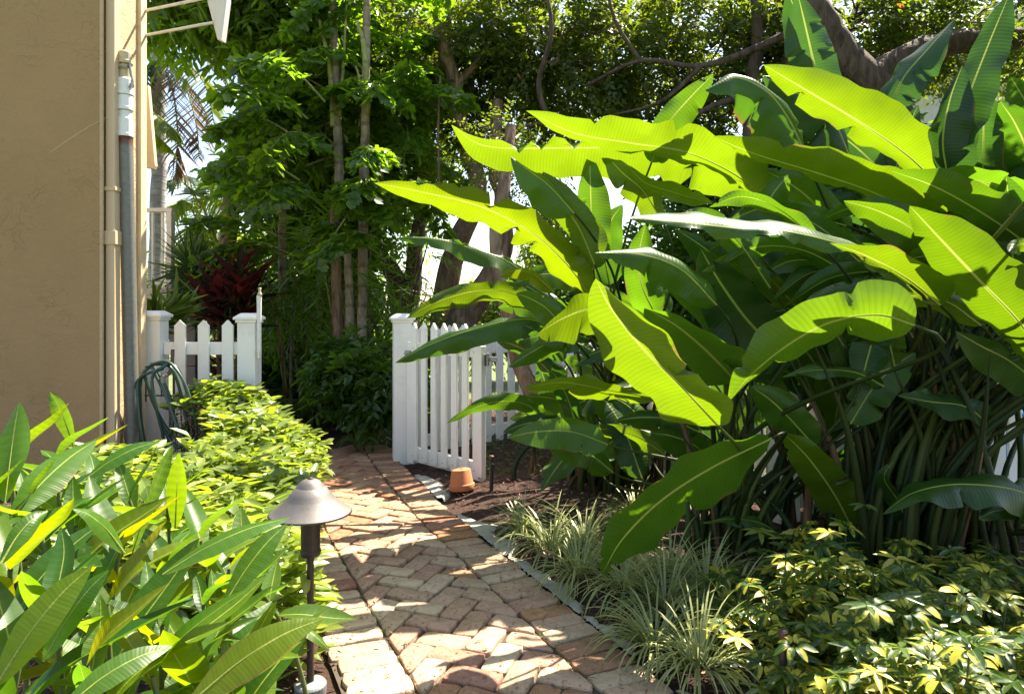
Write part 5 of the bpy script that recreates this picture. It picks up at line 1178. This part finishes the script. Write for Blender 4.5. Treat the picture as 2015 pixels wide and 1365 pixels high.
tree('background_hedge', (-8, 15.5, 0), 'pale sunlit shrubs far behind the white railing', 'hedge', [([(380, 690, 15.5), (382, 620, 15.5)], [.06, .04])],
     [(340, 600, 15.5, 1.2, .6, .8, 1), (430, 570, 16, 1.2, .6, .9, 1), (500, 600, 16, 1.2, .6, .8, .8), (390, 520, 16.5, .9, .5, .5, .5), (470, 500, 16.5, .7, .5, .5, .4)], 600, .16, .06, 'sun_leaf', 'bark', 'lance')
# white deck railing with grey box below
dk = empty('deck_railing', at(310, 570, 7.6), 'white deck railing with square posts beside the house corner', 'railing'); o_ = np.array(dk.location); Yd = 7.6
def rb(name, x0, y0, x1, y1, dep=.05, m_='white', dY=0):
    a_, b_ = at(x0, y0, Yd+dY), at(x1, y1, Yd+dY); c = (a_+b_)/2-o_; MB().box(c, (abs(b_[0]-a_[0]), dep, abs(b_[2]-a_[2]))).build(name, M[m_], dk, bevel=.003)
rb('rail', 225, 410, 341, 417, .07); rb('rail', 225, 554, 331, 560, .05); rb('post', 331, 417.5, 341, 568, .09)
for px in (240, 260, 280, 299, 318): rb('baluster', px, 417.5, px+4, 553.5, .03)
rb('beam', 225, 568.5, 356, 600, .25, 'white_g', .1); rb('deck_post', 338, 600.5, 356, 690, .12, 'grey_paint', .1)
fp = empty('finial_post', at(378, 700, 7.2), 'grey wooden post with acorn finial behind the left fence', 'post'); fp.location[2] = 0
zq = lambda y_: H-(y_-HY)/F*7.2
MB().box((0, 0, zq(640)/2), (.12, .12, zq(640))).box((0, 0, zq(638)+.0), (.15, .15, .03)).build('post', M['grey_paint'], fp, bevel=.004)
MB().lathe((0, 0, zq(636)), [(0, 0), (.05, 0), (.055, .02), (.03, .035), (.07, .06), (.085, .11), (.07, .16), (.03, .20), (0, .21)], 18).build('finial', M['grey_paint'], fp, smooth=True)
# neighbouring house at the upper right
nh = empty('neighbour_house', (9.5, 11.5, 0), 'pale grey neighbouring house glimpsed through leaves at the upper right', 'house')
MB().box((0, 0, 2.6), (4.5, 3.0, 5.2)).build('wall', M['house2'], nh); MB().box((-.15, -.15, 5.35), (5.4, 3.9, .28)).build('roof', M['white_g'], nh, bevel=.02)
MB().box((-1.6, -1.52, 3.9), (.9, .05, 1.3)).build('window', M['grey_paint'], nh)
for k in range(9): MB().box((0, -1.515, .5+k*.5), (4.48, .03, .03)).build('siding_board', M['white_g'], nh)
# blue pool glimpse and sunny hedge past the right fence
pl = MB().box((0, 0, .0), (2.2, 1.2, .34)).build('paddling_pool', M['pool'], bevel=.04); pl.location = (4.7, 6.2, .12)
tag(pl, 'bright blue pool edge glimpsed low through the right fence', 'pool')
tree('background_hedge', (5.6, 7.6, 0), 'sunny yellow green hedge glimpsed through the right fence', 'hedge', [([(1960, 780, 7.6), (1965, 700, 7.6)], [.04, .03])],
     [(1990, 760, 7.8, .9, .4, .5, .9), (1850, 720, 8.2, .9, .4, .5, .6), (1620, 740, 8.5, 1, .4, .4, .5)], 420, .12, .05, 'sun_leaf', 'bark', 'lance')
# low sprawling ground plants in the back left shade
tree('shade_plants', (-2.1, 7.8, 0), 'dark leafy undergrowth at the foot of the cane thicket', 'undergrowth', [([(600, 830, 7.6), (600, 760, 7.6)], [.02, .012])],
     [(560, 770, 8.0, .6, .4, .35, .7), (640, 790, 8.2, .6, .4, .3, .6), (600, 710, 8.3, .7, .4, .4, .6), (760, 760, 8.0, .4, .3, .45, .5)], 420, .13, .05, 'dark_leaf', 'bark_d', 'lance')
print('tris_exact', sum(len(m_.loops)-2*len(m_.polygons) for m_ in bpy.data.meshes)); print('objects', len(bpy.data.objects), 'tris', sum(sum(len(p.vertices)-2 for p in m_.polygons) if len(m_.polygons) < 2000 else len(m_.polygons) for m_ in bpy.data.meshes))
